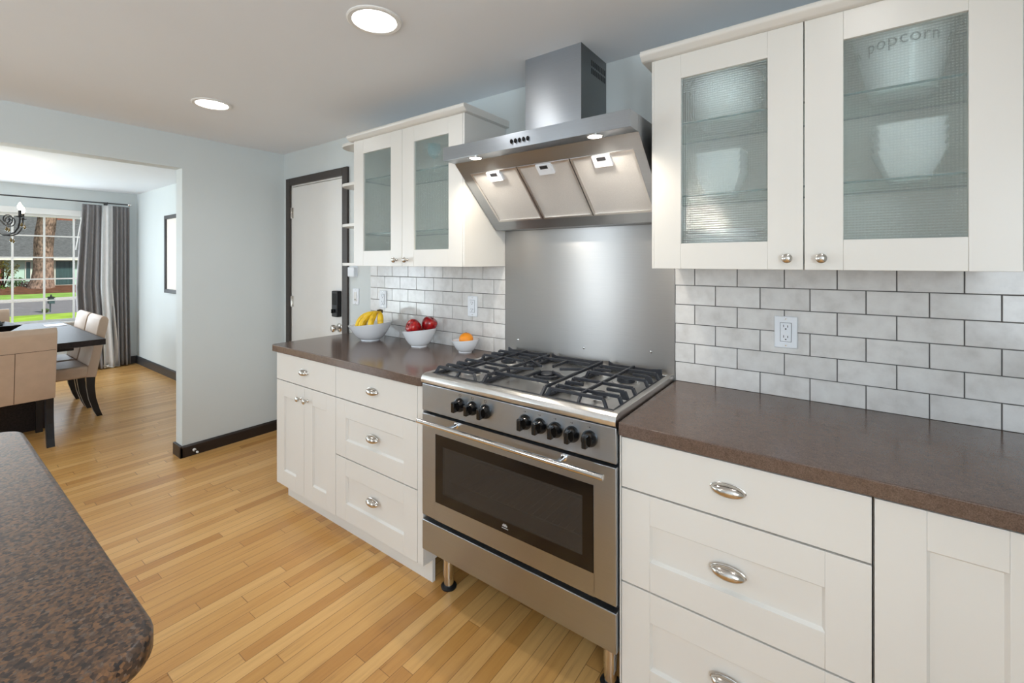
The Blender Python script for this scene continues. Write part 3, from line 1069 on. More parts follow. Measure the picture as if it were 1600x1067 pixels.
# open rounded end shelves beside the left wall cabinet
t = thing('open_end_shelf', 'white open end shelf unit with rounded boards left of the left wall cabinet', 'shelf', (-1.87, -0.15, 1.384))
m = MB(); m.box(-1.7895, -1.775, -0.31, -0.001, 1.384, 2.12, 0.001); m.build('side_panel', M['cab'], t)
for z in (1.392, 1.632, 1.882, 2.128):
    m = MB(); slab(m, -1.992, -1.79, -0.31, -0.001, z - 0.009, z + 0.009, 0.1, {'ll'}, 0.002, 2)
    m.build('shelf_board', M['cab'], t)

# ------------------------------------------------------------------ crockery behind the glass
def bowl_mb(c, prof, n=40, sx=1, sy=1, fn=None):
    m = MB(); m.lathe(prof, c, n, 'z', sx, sy, fn)
    return m


def bowl_profile(rb, rt, h, th=0.004, bow=0.5, foot=0.006):
    """outer wall up, inner wall down"""
    pr = [(0, 0), (rb * 0.92, 0), (rb, foot * 0.4), (rb, foot)]
    for i in range(1, 11):
        s = i / 10
        pr.append((rb + (rt - rb) * (s ** bow), foot + (h - foot) * s))
    for i in range(10, -1, -1):
        s = i / 10
        pr.append((max(0.002, rb + (rt - rb) * (s ** bow) - th), foot + th + (h - foot - th) * s if i < 10 else h))
    pr.append((0, foot + th))
    return pr


S1 = 1.894
# big bowls at the top
m = bowl_mb((0.222, -0.165, S1), [(0, 0), (0.078, 0), (0.092, 0.010), (0.112, 0.05), (0.121, 0.10), (0.121, 0.148), (0.116, 0.163), (0.112, 0.163), (0.116, 0.15), (0.116, 0.10), (0.107, 0.05), (0.085, 0.014), (0, 0.012)])
tag(m.build('serving_bowl', M['china']), 'large deep white serving bowl on the top shelf of the right wall cabinet', 'bowl')
pc = thing('popcorn_bowl', 'large white bowl lettered popcorn on the right cabinet top shelf', 'bowl', (0.70, -0.165, S1))
m = bowl_mb((0.70, -0.165, S1), [(0, 0), (0.072, 0), (0.078, 0.004), (0.118, 0.19), (0.121, 0.196), (0.117, 0.198), (0.113, 0.19), (0.074, 0.01), (0, 0.008)])
m.build('body', M['china'], pc)
f = bpy.data.curves.new('lettering', 'FONT')
f.body = 'popcorn'
f.size = 0.047
f.align_x = 'CENTER'
f.align_y = 'CENTER'
f.extrude = 0.0
f.space_character = 1.08
tmp = bpy.data.objects.new('lettering_source', f)
COL.objects.link(tmp)
bpy.context.view_layer.update()
dg = bpy.context.evaluated_depsgraph_get()
tme = bpy.data.meshes.new_from_object(tmp.evaluated_get(dg))
bpy.data.objects.remove(tmp)
bpy.data.curves.remove(f)
for rep, ang0 in enumerate((-95, 14, -204)):
    m = MB()
    m.bm.from_mesh(tme)
    bmesh.ops.subdivide_edges(m.bm, edges=m.bm.edges[:], cuts=2)
    bmesh.ops.triangulate(m.bm, faces=m.bm.faces[:])
    for v in m.bm.verts:
        zz = 0.137 + v.co.y
        rr = 0.078 + 0.04 * (zz - 0.004) / 0.186 + 0.0008
        a = R(ang0) + v.co.x / rr
        v.co = Vector((0.70 + rr * math.cos(a), -0.165 + rr * math.sin(a), S1 + zz))
    m.build('lettering', M['ink'], pc, smooth=False)


def stack_bowls(cx, cz, rt, rb, n, dz, h, labs, group):
    for k in range(n):
        c = (cx, -0.165, cz + k * dz)
        m = MB()
        # squared flaring bowl with softened corners
        def sq(q, a, i):
            s = 1.0 / max(abs(math.cos(a)), abs(math.sin(a))) ** 0.62
            return Vector((q.x * s * 0.93, q.y * s * 0.93, q.z))
        m.lathe([(0, 0), (rb * 0.95, 0), (rb, 0.003), (rb + (rt - rb) * 0.55, h * 0.5), (rt, h - 0.003), (rt + 0.001, h), (rt - 0.004, h), (rb + (rt - rb) * 0.55 - 0.004, h * 0.5 + 0.002), (rb - 0.003, 0.006), (0, 0.005)], c, 48, 'z', 1, 1, sq)
        tag(m.build('cereal_bowl', M['china']), labs[k], 'bowl', group)


o4 = ['lowest', 'second from bottom', 'third from bottom', 'topmost']
stack_bowls(0.209, 1.6405, 0.088, 0.052, 4, 0.0225, 0.085, [f'white flared bowl, {p} of the stack above the dinner plates' for p in o4], 'bowls stacked behind the left pane')
stack_bowls(0.713, 1.6405, 0.090, 0.050, 4, 0.025, 0.088, [f'white flared bowl, {p} of the stack below the popcorn bowl' for p in o4], 'bowls stacked behind the right pane')
for k in range(8):
    z = 1.4025 + k * 0.0145
    nm = ['bottom', 'second', 'third', 'fourth', 'fifth', 'sixth', 'seventh', 'top'][k]
    m = MB(); m.lathe([(0, 0), (0.082, 0), (0.09, 0.004), (0.132, 0.0125), (0.134, 0.0145), (0.130, 0.016), (0.088, 0.007), (0, 0.005)], (0.212, -0.168, z), 48)
    tag(m.build('dinner_plate', M['china']), (f'white dinner plate, {nm} plate of the stack on the cabinet bottom' if k in (0, 7) else f'white dinner plate, {nm} from the bottom of the stack on the cabinet bottom'), 'plate', 'plates stacked in the right wall cabinet')
for gx, lab in ((-1.25, 'turquoise stemmed glass on the top shelf behind the right pane of the left cabinet'), (-1.055, 'turquoise stemmed glass on the left cabinet top shelf, nearest the hood'), (-1.53, 'turquoise stemmed glass on the left cabinet top shelf behind the left pane')):
    t = thing('stemmed_glass', lab, 'glass', (gx, -0.18, 1.8965), 0, 'turquoise glasses in the left wall cabinet')
    m = MB(); m.lathe([(0, 0), (0.030, 0), (0.030, 0.002), (0.006, 0.006), (0.004, 0.012), (0.004, 0.08), (0, 0.082)], (gx, -0.18, 1.8965), 24); m.build('stem', M['china'], t)
    m = MB(); m.lathe([(0, 0.08), (0.004, 0.08), (0.026, 0.095), (0.036, 0.12), (0.036, 0.16), (0.034, 0.16), (0.034, 0.12), (0.024, 0.098), (0, 0.085)], (gx, -0.18, 1.8965), 24); m.build('glass_bowl', M['turquoise'], t)

# ------------------------------------------------------------------ steel splashback
m = MB(); m.box(-0.886, -0.001, -0.010, -0.0005, 0.90, 1.5705, 0.001)
sp = thing('steel_splashback', 'brushed steel splashback panel on the wall between range and hood', 'splashback', (-0.4435, 0, 0.90))
m.build('panel', M['steel_splash'], sp)
for x, z in ((-0.42, 1.0), (-0.10, 1.02), (-0.80, 1.0)):
    m = MB(); m.lathe([(0.006, 0), (0.005, 0.002), (0, 0.003)], (x, -0.010, z), 14, '-y'); m.build('screw', M['chrome'], sp)

# ------------------------------------------------------------------ range hood
HX0, HX1 = -0.881, -0.010
hood = thing('range_hood', 'stainless steel chimney hood above the range, two lamps lit', 'hood', (-0.4455, -0.2, 1.571))
S0, SB = (-0.405, 1.860), (-0.098, 1.571)
sd = Vector((SB[0] - S0[0], SB[1] - S0[1]))
sn = Vector((sd.y, -sd.x)).normalized()      # pointing out (towards front/below)
if sn.x > 0:
    sn = -sn


def slant(t, off=0.0):
    return (S0[0] + sd.x * t + sn.x * off, S0[1] + sd.y * t + sn.y * off)


m = MB()
# shell: front bar, flat lip, sides and back; the slanted face is a frame with recessed filters
m.box(HX0, HX1, -0.48, -0.405, 1.860, 1.9195, 0.001)
m.prism([(-0.404, 1.919), (-0.404, 1.862), (-0.018, 1.862), (-0.018, 1.919)], 'yz', HX0 + 0.012, HX1 - 0.012)
for a, b in ((HX0, HX0 + 0.012), (HX1 - 0.012, HX1)):
    m.prism([S0, SB, (-0.001, 1.571), (-0.001, 1.9195), (-0.404, 1.9195)], 'yz', a, b)
m.box(HX0 + 0.012, HX1 - 0.012, -0.012, -0.001, 1.571, 1.862)


def slant_strip(mb, x0, x1, t0, t1, th=0.006, off=0.0):
    a, b = slant(t0, off), slant(t1, off)
    c, d = slant(t1, off - th), slant(t0, off - th)
    mb.prism([a, b, c, d], 'yz', x0, x1)


FX = [(-0.826, -0.566), (-0.562, -0.310), (-0.306, -0.046)]
FT0, FT1 = 0.155, 0.868
slant_strip(m, HX0 + 0.0115, HX1 - 0.0115, 0.0, FT0)
slant_strip(m, HX0 + 0.0115, FX[0][0], FT0, FT1)
slant_strip(m, FX[2][1], HX1 - 0.0115, FT0, FT1)
slant_strip(m, HX0 + 0.0115, HX1 - 0.0115, FT1, 1.0)
m.box(HX0 + 0.012, HX1 - 0.012, -0.098, -0.012, 1.571, 1.577)
m.build('canopy', M['steel'], hood)
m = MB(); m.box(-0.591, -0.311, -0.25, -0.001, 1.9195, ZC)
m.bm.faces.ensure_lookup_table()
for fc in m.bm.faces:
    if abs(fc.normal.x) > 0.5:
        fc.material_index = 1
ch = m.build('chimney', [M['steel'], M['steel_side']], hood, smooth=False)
for r_ in range(2):
    m = MB()
    for k in range(9):
        y = -0.155 + k * 0.0165
        m.box(-0.3112, -0.3098, y, y + 0.008, 2.222 + r_ * 0.034, 2.246 + r_ * 0.034)
    m.build('vent_slots', M['matte_black'], ch, smooth=False)
for i, (a, b) in enumerate(FX):
    m = MB(); slant_strip(m, a + 0.008, b - 0.008, FT0 + 0.022, FT1 - 0.015, 0.008, -0.003)
    fl = m.build('grease_filter', M['filter'], hood, smooth=False)
    m = MB()
    slant_strip(m, a, a + 0.009, FT0, FT1, 0.012, 0.002)
    slant_strip(m, b - 0.009, b, FT0, FT1, 0.012, 0.002)
    slant_strip(m, a + 0.009, b - 0.009, FT0, FT0 + 0.024, 0.012, 0.002)
    slant_strip(m, a + 0.009, b - 0.009, FT1 - 0.02, FT1, 0.012, 0.002)
    m.build('filter_frame', M['filter_frame'], fl, smooth=False)
    xc = a + 0.13
    m = MB(); slant_strip(m, xc - 0.036, xc + 0.036, 0.165, 0.285, 0.012, 0.007)
    m.build('latch', M['plastic'], fl)
    m = MB(); slant_strip(m, xc - 0.018, xc + 0.018, 0.178, 0.215, 0.004, 0.0085)
    m.build('latch_slot', M['slot'], fl, smooth=False)
for k in range(5):
    m = MB(); m.lathe([(0.0075, 0), (0.0075, 0.004), (0.006, 0.006), (0, 0.0062)], (-0.500 + k * 0.0195, -0.48, 1.887), 18, '-y', 0.8, 1.25)
    m.build('button', M['black'], hood)
for x in (-0.72, -0.156):
    m = MB(); m.lathe([(0.031, 0.0), (0.031, -0.003), (0.026, -0.004), (0.025, -0.001), (0, -0.001)], (x, -0.445, 1.860), 28)
    hl = m.build('lamp_ring', M['chrome'], hood)
    m = MB(); m.lathe([(0.024, -0.0015), (0.024, -0.0035), (0, -0.004)], (x, -0.445, 1.860), 24)
    m.build('lamp_lens', M['halogen'], hl)
    light('hood_lamp_light', 'SPOT', (x, -0.445, 1.85), 7, (1, 0.90, 0.76), (R(12), 0, 0), spot_size=R(150), spot_blend=0.6, shadow_soft_size=0.02)

# ------------------------------------------------------------------ range
RX0, RX1 = -0.874, -0.004
rng = thing('gas_range', 'freestanding stainless steel gas range with black knobs and wide oven', 'range', (-0.439, -0.3, 0))
m = MB()
m.box(RX0 + 0.002, RX0 + 0.014, -0.585, -0.03, 0.195, 0.905)
m.box(RX1 - 0.014, RX1 - 0.002, -0.585, -0.03, 0.195, 0.905)
m.box(RX0 + 0.014, RX1 - 0.014, -0.045, -0.03, 0.195, 0.905)
m.box(RX0 + 0.014, RX1 - 0.014, -0.585, -0.045, 0.195, 0.215)
m.box(RX0 + 0.014, RX1 - 0.014, -0.585, -0.045, 0.775, 0.895)
m.box(RX0 + 0.014, RX1 - 0.014, -0.582, -0.56, 0.315, 0.345)
m.build('body', M['matte_black'], rng, smooth=False)
m = MB()
cx0, cx1, cz0, cz1 = RX0 + 0.06, RX1 - 0.06, 0.37, 0.72
m.box(cx0, cx1, -0.08, -0.075, cz0, cz1)
m.box(cx0 - 0.005, cx0, -0.575, -0.075, cz0, cz1)
m.box(cx1, cx1 + 0.005, -0.575, -0.075, cz0, cz1)
m.box(cx0, cx1, -0.575, -0.075, cz0 - 0.005, cz0)
m.box(cx0, cx1, -0.575, -0.075, cz1, cz1 + 0.005)
m.build('oven_cavity', M['oven_in'], rng, smooth=False)
for z in (0.47, 0.60):
    m = MB()
    for y in (-0.54, -0.09):
        m.tube([(cx0 + 0.01, y, z), (cx1 - 0.01, y, z)], 0.0035, 8)
    for k in range(26):
        x = cx0 + 0.02 + k * (cx1 - cx0 - 0.04) / 25
        m.tube([(x, -0.54, z), (x, -0.09, z)], 0.0018, 6)
    m.build('oven_rack', M['rack'], rng)
# drawer front, oven door, control panel
m = MB(); m.box(RX0, RX1, -0.612, -0.584, 0.192, 0.319, 0.003, 3); m.build('storage_drawer', M['steel'], rng)
GX0, GX1, GZ0, GZ1 = -0.794, -0.082, 0.415, 0.696
m = MB()
m.box(RX0, GX0, -0.612, -0.586, 0.340, 0.770, 0.003, 3)
m.box(GX1, RX1, -0.612, -0.586, 0.340, 0.770, 0.003, 3)
m.box(GX0 - 0.004, GX1 + 0.004, -0.612, -0.586, 0.340, GZ0, 0.0)
m.box(GX0 - 0.004, GX1 + 0.004, -0.612, -0.586, GZ1, 0.770, 0.0)
od = m.build('oven_door', M['steel'], rng)
m = MB()
slab(m, GX0 - 0.001, GX1 + 0.001, GZ0 - 0.001, GZ1 + 0.001, 0, 1, 0.012, {'ll', 'lr', 'ul', 'ur'}, 0.0001, 1)
m.bm.free(); m.bm = bmesh.new()
IX0, IX1, IZ0, IZ1 = -0.752, -0.120, 0.458, 0.652
m.box(GX0, IX0, -0.6125, -0.600, GZ0, GZ1)
m.box(IX1, GX1, -0.6125, -0.600, GZ0, GZ1)
m.box(IX0, IX1, -0.6125, -0.600, GZ0, IZ0)
m.box(IX0, IX1, -0.6125, -0.600, IZ1, GZ1)
m.build('glass_border', M['black'], od, smooth=False)
m = MB(); m.box(IX0, IX1, -0.6122, -0.608, IZ0, IZ1); m.build('oven_window', M['oven_glass'], od, smooth=False)
# small pale emblem with a line of lettering on the glass
m = MB()
for k, (dx, h) in enumerate(((-0.011, 0.006), (-0.0065, 0.010), (-0.002, 0.008), (0.0025, 0.010), (0.007, 0.006))):
    m.box(-0.434 + dx, -0.434 + dx + 0.0032, -0.6131, -0.6125, 0.439, 0.439 + h)
for k in range(7):
    m.box(-0.4475 + k * 0.0042, -0.4475 + k * 0.0042 + 0.0028, -0.6131, -0.6125, 0.4315, 0.4345)
m.build('emblem', M['white_mark'], od, smooth=False)
m = MB()
m.tube([(-0.845, -0.664, 0.756), (-0.024, -0.664, 0.756)], 0.0095, 20)
hd = m.build('handle', M['chrome'], od)
for x in (-0.675, -0.188):
    m = MB(); m.lathe([(0.012, 0), (0.012, 0.003), (0.0075, 0.006), (0.0065, 0.05)], (x, -0.612, 0.757), 16, '-y'); m.build('handle_post', M['chrome'], hd)
m = MB(); m.box(RX0, RX1, -0.612, -0.586, 0.781, 0.894, 0.003, 3); cp = m.build('control_panel', M['steel'], rng)
KX = (-0.657, -0.592, -0.527, -0.344, -0.282, -0.220, -0.157, -0.094)
for i, x in enumerate(KX):
    z = 0.842
    m = MB(); m.lathe([(0.0270, 0), (0.0270, 0.005), (0.0255, 0.011), (0.0215, 0.020), (0.0200, 0.024), (0, 0.025)], (x, -0.612, z), 28, '-y')
    kn = m.build('control_knob', M['black'], cp)
    m = MB(); m.box(x - 0.0085, x + 0.0085, -0.657, -0.632, z - 0.0205, z + 0.0205, 0.004, 3); m.build('knob_grip', M['black'], kn)
    m = MB()
    if i < 3:
        m.ring(x - 0.006, x + 0.006, z + 0.034, z + 0.042, 0.0012, -0.6124, -0.612)
        m.box(x - 0.0007, x + 0.0007, -0.6124, -0.612, z + 0.0265, z + 0.0315)
    else:
        m.lathe([(0.0022, 0), (0.0022, 0.0004), (0, 0.0004)], (x, -0.612, z + 0.036), 10, '-y')
        m.lathe([(0.0012, 0), (0.0012, 0.0004), (0, 0.0004)], (x - 0.006, -0.612, z + 0.036), 8, '-y')
    m.build('panel_print', M['mark'], cp, smooth=False)
for x in (RX0 + 0.062, RX1 - 0.062):
    for y in (-0.515, -0.10):
        m = MB(); m.lathe([(0.021, 0.012), (0.021, 0.055), (0.0235, 0.056), (0.0235, 0.195)], (x, y, 0), 28)
        lg = m.build('leg', M['chrome'], rng)
        m = MB(); m.lathe([(0, 0), (0.033, 0), (0.034, 0.006), (0.028, 0.011), (0.0215, 0.013)], (x, y, 0), 28); m.build('foot', M['matte_black'], lg)

# hob: pressed steel tray with raised rim
m = MB()
m.prism([(-0.612, 0.897), (-0.6185, 0.901), (-0.6195, 0.915), (-0.613, 0.929), (-0.598, 0.936), (-0.585, 0.937), (-0.578, 0.925), (-0.578, 0.905), (-0.59, 0.897)], 'yz', RX0, RX1, 0.0015)
m.box(RX0, RX0 + 0.022, -0.585, -0.012, 0.899, 0.937, 0.003)
m.box(RX1 - 0.022, RX1, -0.585, -0.012, 0.899, 0.937, 0.003)
m.box(RX0 + 0.022, RX1 - 0.022, -0.040, -0.012, 0.899, 0.937, 0.003)
m.box(RX0 + 0.02, RX1 - 0.02, -0.582, -0.035, 0.905, 0.922)
hob = m.build('hob', M['steel_hob'], rng)
BURN = [(-0.735, -0.435, 0.026), (-0.735, -0.185, 0.036), (-0.440, -0.31, 0.058), (-0.143, -0.435, 0.026), (-0.143, -0.185, 0.036)]
for x, y, r in BURN:
    m = MB(); m.lathe([(r * 1.55, 0.922), (r * 1.5, 0.925), (r * 1.15, 0.926), (0, 0.926)], (x, y, 0), 32)
    b = m.build('burner', M['steel_hob'], hob)
    m = MB()
    if r > 0.05:
        m.lathe([(r, 0.926), (r, 0.936), (r * 0.82, 0.938), (r * 0.74, 0.936), (r * 0.74, 0.926)], (x, y, 0), 40)
        m.lathe([(r * 0.45, 0.926), (r * 0.45, 0.937), (r * 0.38, 0.941), (0, 0.942)], (x, y, 0), 28)
        for k in range(40):
            a = 2 * PI * k / 40
            m.box(x + r * math.cos(a) - 0.0012, x + r * math.cos(a) + 0.0012, y + r * math.sin(a) - 0.0012, y + r * math.sin(a) + 0.0012, 0.928, 0.934)
    else:
        m.lathe([(r, 0.926), (r, 0.933), (r * 0.92, 0.934), (r * 0.92, 0.936), (r * 0.86, 0.941), (0, 0.942)], (x, y, 0), 32)
    m.build('burner_cap', M['iron'], b)
    m = MB(); m.lathe([(0.0028, 0.926), (0.0028, 0.939), (0.0015, 0.942), (0, 0.942)], (x + r * 1.25, y + 0.008, 0), 10); m.build('igniter', M['white'], b)


def bar(mb, p0, p1, w=0.0085, h=0.012):
    """cast bar with square section between two points"""
    p0, p1 = Vector(p0), Vector(p1)
    d = (p1 - p0)
    L = d.length
    d.normalize()
    s = d.cross(Vector((0, 0, 1))).normalized()
    u = s.cross(d).normalized()
    mat = Matrix((s, d, u)).transposed().to_4x4()
    mat.translation = (p0 + p1) / 2
    q = bmesh.ops.create_cube(mb.bm, size=1, matrix=mat @ Matrix.Diagonal((w, L, h, 1)))
    es = list({e for v in q['verts'] for e in v.link_edges})
    bmesh.ops.bevel(mb.bm, geom=es, offset=0.0022, segments=2, profile=0.5, affect='EDGES')


GZ = 0.957      # top bars of the pan supports
GF = 0.930      # low outer frame
for gi, (x0, x1) in enumerate(((RX0 + 0.026, -0.591), (-0.585, -0.297), (-0.291, RX1 - 0.026))):
    y0, y1 = -0.570, -0.046
    xc = (x0 + x1) / 2
    m = MB()
    # low frame on the tray
    for a, b in (((x0, y0, GF), (x1, y0, GF)), ((x0, y1, GF), (x1, y1, GF)), ((x0, y0, GF), (x0, y1, GF)), ((x1, y0, GF), (x1, y1, GF))):
        bar(m, a, b, 0.0095, 0.011)
    # raised back rail
    m.prism([(x0 + 0.012, GF), (x1 - 0.012, GF), (x1 - 0.012, GZ + 0.004), (x1 - 0.06, GZ - 0.002), (x0 + 0.035, GZ - 0.002), (x0 + 0.012, GZ + 0.008)], 'xz', y1 - 0.004, y1 + 0.004, 0.0015)
    if gi == 1:
        yc = -0.31
        # bars running front to back along both edges, cross bars and diagonals round the wok burner
        for xe, s in ((x0 + 0.008, 1), (x1 - 0.008, -1)):
            bar(m, (xe, y0 + 0.03, GZ), (xe, y1 - 0.02, GZ))
            for yy in (y0 + 0.07, yc, y1 - 0.06):
                bar(m, (xe, yy, GF), (xe, yy, GZ), 0.010, 0.010)
        for yy in (y0 + 0.085, y1 - 0.085):
            bar(m, (x0 + 0.008, yy, GZ), (x1 - 0.03, yy, GZ))
            bar(m, (x1 - 0.03, yy, GZ), (x1 - 0.018, yy, GF), 0.009, 0.010)
        for sx in (-1, 1):
            for sy in (-1, 1):
                bar(m, (xc + sx * 0.134, yc + sy * 0.085, GZ), (xc + sx * 0.045, yc + sy * 0.030, GZ))
        bar(m, (xc, yc - 0.178, GZ), (xc, yc - 0.05, GZ))
        bar(m, (xc, yc + 0.178, GZ), (xc, yc + 0.05, GZ))
        bar(m, (x0 + 0.008, y0 + 0.03, GZ), (x0 + 0.008, y0, GF), 0.012, 0.012)
        bar(m, (x1 - 0.008, y0 + 0.03, GZ), (x1 - 0.008, y0, GF), 0.012, 0.012)
    else:
        for yb in (-0.435, -0.185):
            for dy in (-0.062, 0.062):
                bar(m, (x0 + 0.012, yb + dy, GZ), (x1 - 0.012, yb + dy, GZ))
                for xe, s in ((x0, 1), (x1, -1)):
                    bar(m, (xe + s * 0.013, yb + dy, GZ), (xe + s * 0.001, yb + dy, GF), 0.012, 0.012)
            for xe, s in ((x0, 1), (x1, -1)):
                m.prism([(xe, GF), (xe + s * 0.03, GF), (xe + s * 0.036, GZ + 0.002), (xe + s * 0.012, GZ + 0.003)], 'xz', yb - 0.0045, yb + 0.0045, 0.0015)
                bar(m, (xe + s * 0.02, yb, GZ), (xe + s * 0.085, yb, GZ))
        bar(m, (xc, y0 + 0.03, GZ), (xc, y1 - 0.004, GZ))
        bar(m, (xc, y0 + 0.031, GZ), (xc, y0 + 0.004, GF), 0.010, 0.011)
        bar(m, (x0 + 0.012, y0 + 0.02, GZ), (x1 - 0.045, y0 + 0.02, GZ))
        bar(m, (x1 - 0.045, y0 + 0.02, GZ), (x1 - 0.028, y0 + 0.008, GF), 0.010, 0.011)
        bar(m, (x0 + 0.013, y0 + 0.02, GZ), (x0 + 0.002, y0 + 0.01, GF), 0.013, 0.013)
    m.build('pan_support', M['iron'], hob)

# ------------------------------------------------------------------ fruit bowls on the left worktop
def scoop_bowl(c, rx, ry, h, rb, tilt, rise, label):
    prof = [(0, 0), (rb * 0.95, 0), (rb, 0.002), (rb, 0.008)]
    n_out = 12
    for i in range(1, n_out + 1):
        s = i / n_out
        prof.append((rb + (1 - rb) * 0 + s, 0))      # placeholder, replaced by fn
    m = MB()
    pr = [(0.0, 0.0), (rb, 0.0), (rb, 0.006)]
    k_out = [math.sin(i / 12 * PI / 2) for i in range(1, 13)]
    for i in range(1, 13):
        pr.append((1.0, i / 12))
    for i in range(12, -1, -1):
        pr.append((1.0, i / 12))
    pr.append((0.0, 0.0))

    def fn(q, a, i):
        if i == 0:
            return Vector((0, 0, 0))
        if i < 3:
            return Vector((rb * math.cos(a) * rx / ry, rb * math.sin(a), 0.0 if i == 1 else 0.006))
        if i == len(pr) - 1:
            return Vector((0, 0, 0.012))
        s = (i - 2) / 12 if i <= 14 else (27 - i) / 12
        inner = i > 14
        e = s ** 0.62
        r0 = rb * 0.98
        X = (r0 * rx / ry + (rx - r0 * rx / ry) * e)
        Y = (r0 + (ry - r0) * e)
        th = 0.0045 if inner else 0
        up = h * s + rise * s * s * math.cos(a - tilt)
        return Vector(((X - th) * math.cos(a), (Y - th) * math.sin(a), 0.006 + up + (0.006 * (1 - s) if inner else 0)))
    m.lathe([(max(r, 0.001) if 0 < i < len(pr) - 1 else 0.0, h_) for i, (r, h_) in enumerate(pr)], c, 48, 'z', 1, 1, fn)
    return tag(m.build('fruit_bowl', M['china'], origin=c), label, 'bowl', 'white fruit bowls in three sizes')


B1, B2, B3 = (-1.840, -0.165, 0.9142), (-1.432, -0.125, 0.9142), (-1.098, -0.092, 0.9142)
scoop_bowl(B1, 0.142, 0.132, 0.098, 0.056, R(15), 0.014, 'largest white scoop bowl, holding bananas, nearest the door')
scoop_bowl(B2, 0.106, 0.098, 0.090, 0.046, R(0), 0.012, 'middle white scoop bowl on the worktop, holding red apples')
scoop_bowl(B3, 0.079, 0.074, 0.062, 0.036, R(0), 0.006, 'smallest white scoop bowl, holding one orange')


def banana(mb, pts, rmax):
    n = len(pts)
    rr = [rmax * (0.30, 0.34, 0.48, 0.74, 0.93, 1.0, 1.0, 0.97, 0.88, 0.66, 0.28)[i] for i in range(n)]
    mb.tube(pts, rr, 10)


t = thing('banana_bunch', 'bunch of yellow bananas with dark stem in the largest white bowl', 'bananas', (B1[0], B1[1], 0.96))
RV, TV = Vector((0.805, 0.593, 0)), Vector((0.593, -0.805, 0))
STEM = Vector((B1[0], B1[1], 1.092)) + RV * 0.062
for k, (ang, reach, drop) in enumerate(((178, 0.142, 0.125), (150, 0.120, 0.125), (116, 0.088, 0.12), (72, 0.062, 0.11), (204, 0.130, 0.12))):
    hd_ = RV * math.cos(R(ang)) + TV * math.sin(R(ang))
    pts = []
    for i in range(11):
        s_ = i / 10
        a = s_ * R(100)
        pts.append(STEM + hd_ * (reach * math.sin(a)) + Vector((0, 0, 0.002 * math.sin(2 * a) - drop * (1 - math.cos(a)) * 0.85)))
    m = MB(); banana(m, pts, 0.0185)
    m.build('banana', M['banana'], t)
m = MB(); m.tube([STEM - RV * 0.016 + Vector((0, 0, 0.0)), STEM + Vector((0, 0, 0.003)), STEM + RV * 0.016 + Vector((0, 0, 0.002))], [0.012, 0.013, 0.010], 10)
m.build('stem', M['stem'], t)


def apple(c, r, label, tilt):
    t = thing('apple', label, 'apple', c, 0, 'red apples in the middle bowl', local=True)
    t.rotation_euler = tilt
    m = MB()
    pr = [(0, -0.80), (0.12, -0.84), (0.3, -0.88), (0.55, -0.78), (0.8, -0.5), (0.95, -0.1), (1.0, 0.2), (0.95, 0.52), (0.8, 0.76), (0.55, 0.88), (0.3, 0.86), (0.14, 0.74), (0, 0.62)]
    m.lathe([(a * r, b * r) for a, b in pr], (0, 0, 0), 32); m.build('flesh', M['apple'], t)
    m = MB(); m.tube([(0, 0, 0.62 * r), (0.001, 0, 0.85 * r), (0.004, 0, 1.08 * r)], 0.0018, 8); m.build('stalk', M['twig'], t)


apple((B2[0] - 0.004, B2[1] - 0.036, 1.029), 0.045, 'shiny red apple at the front of the middle bowl', (R(62), R(-20), 0))
apple((B2[0] + 0.046, B2[1] + 0.036, 1.040), 0.046, 'red apple at the back right of the middle bowl, nearest the tiles', (R(-15), R(25), 0))
apple((B2[0] - 0.034, B2[1] + 0.030, 0.990), 0.036, 'red apple sunk low at the left of the middle bowl', (R(10), R(-35), 0))
t = thing('orange', 'whole orange in the smallest white bowl', 'orange', (B3[0], B3[1], 0.9455), 0, None)
m = MB(); m.sphere((B3[0] + 0.006, B3[1], 0.983), 0.039, 0.039, 0.0375, 32, 20); m.build('peel', M['orange'], t)
m = MB(); m.lathe([(0, 0.0), (0.0035, 0), (0.003, 0.0015), (0, 0.002)], (B3[0] + 0.006, B3[1], 1.0200), 8); m.build('stalk_scar', M['stem'], t)

# ------------------------------------------------------------------ recessed ceiling lights
def can(x, y, label, group='round recessed ceiling lights', z=ZC, e=10.5):
    t = thing('recessed_light', label, 'ceiling light', (x, y, z), 0, group)
    m = MB(); m.lathe([(0.101, 0), (0.101, -0.004), (0.096, -0.007), (0.082, -0.006), (0.079, -0.001), (0.079, 0)], (x, y, z), 40); m.build('trim_ring', M['white'], t)
    m = MB(); m.lathe([(0.079, -0.0012), (0.076, -0.003), (0, -0.0045)], (x, y, z), 40); m.build('lens', M['lens'], t)
    light('recessed_light_glow', 'SPOT', (x, y, z - 0.012), e, (0.97, 0.98, 1.0), (0, 0, 0), spot_size=R(155), spot_blend=0.9, shadow_soft_size=0.075)


can(-0.862, -0.862, 'lit round recessed light in the ceiling in front of the range hood', e=13)
can(-2.365, -0.862, 'lit round recessed light in the ceiling nearest the dining opening', e=13)
can(0.64, -0.862, 'lit round recessed light in the ceiling over the right worktop', e=3.5)
can(-0.862, -2.7, 'added unseen round recessed light over the island, nearer the range')  # unseen fixture behind the first row, added to light the room
can(-2.365, -2.7, 'added unseen round recessed light over the island, nearer the dining room')  # second unseen fixture, likewise added for its light

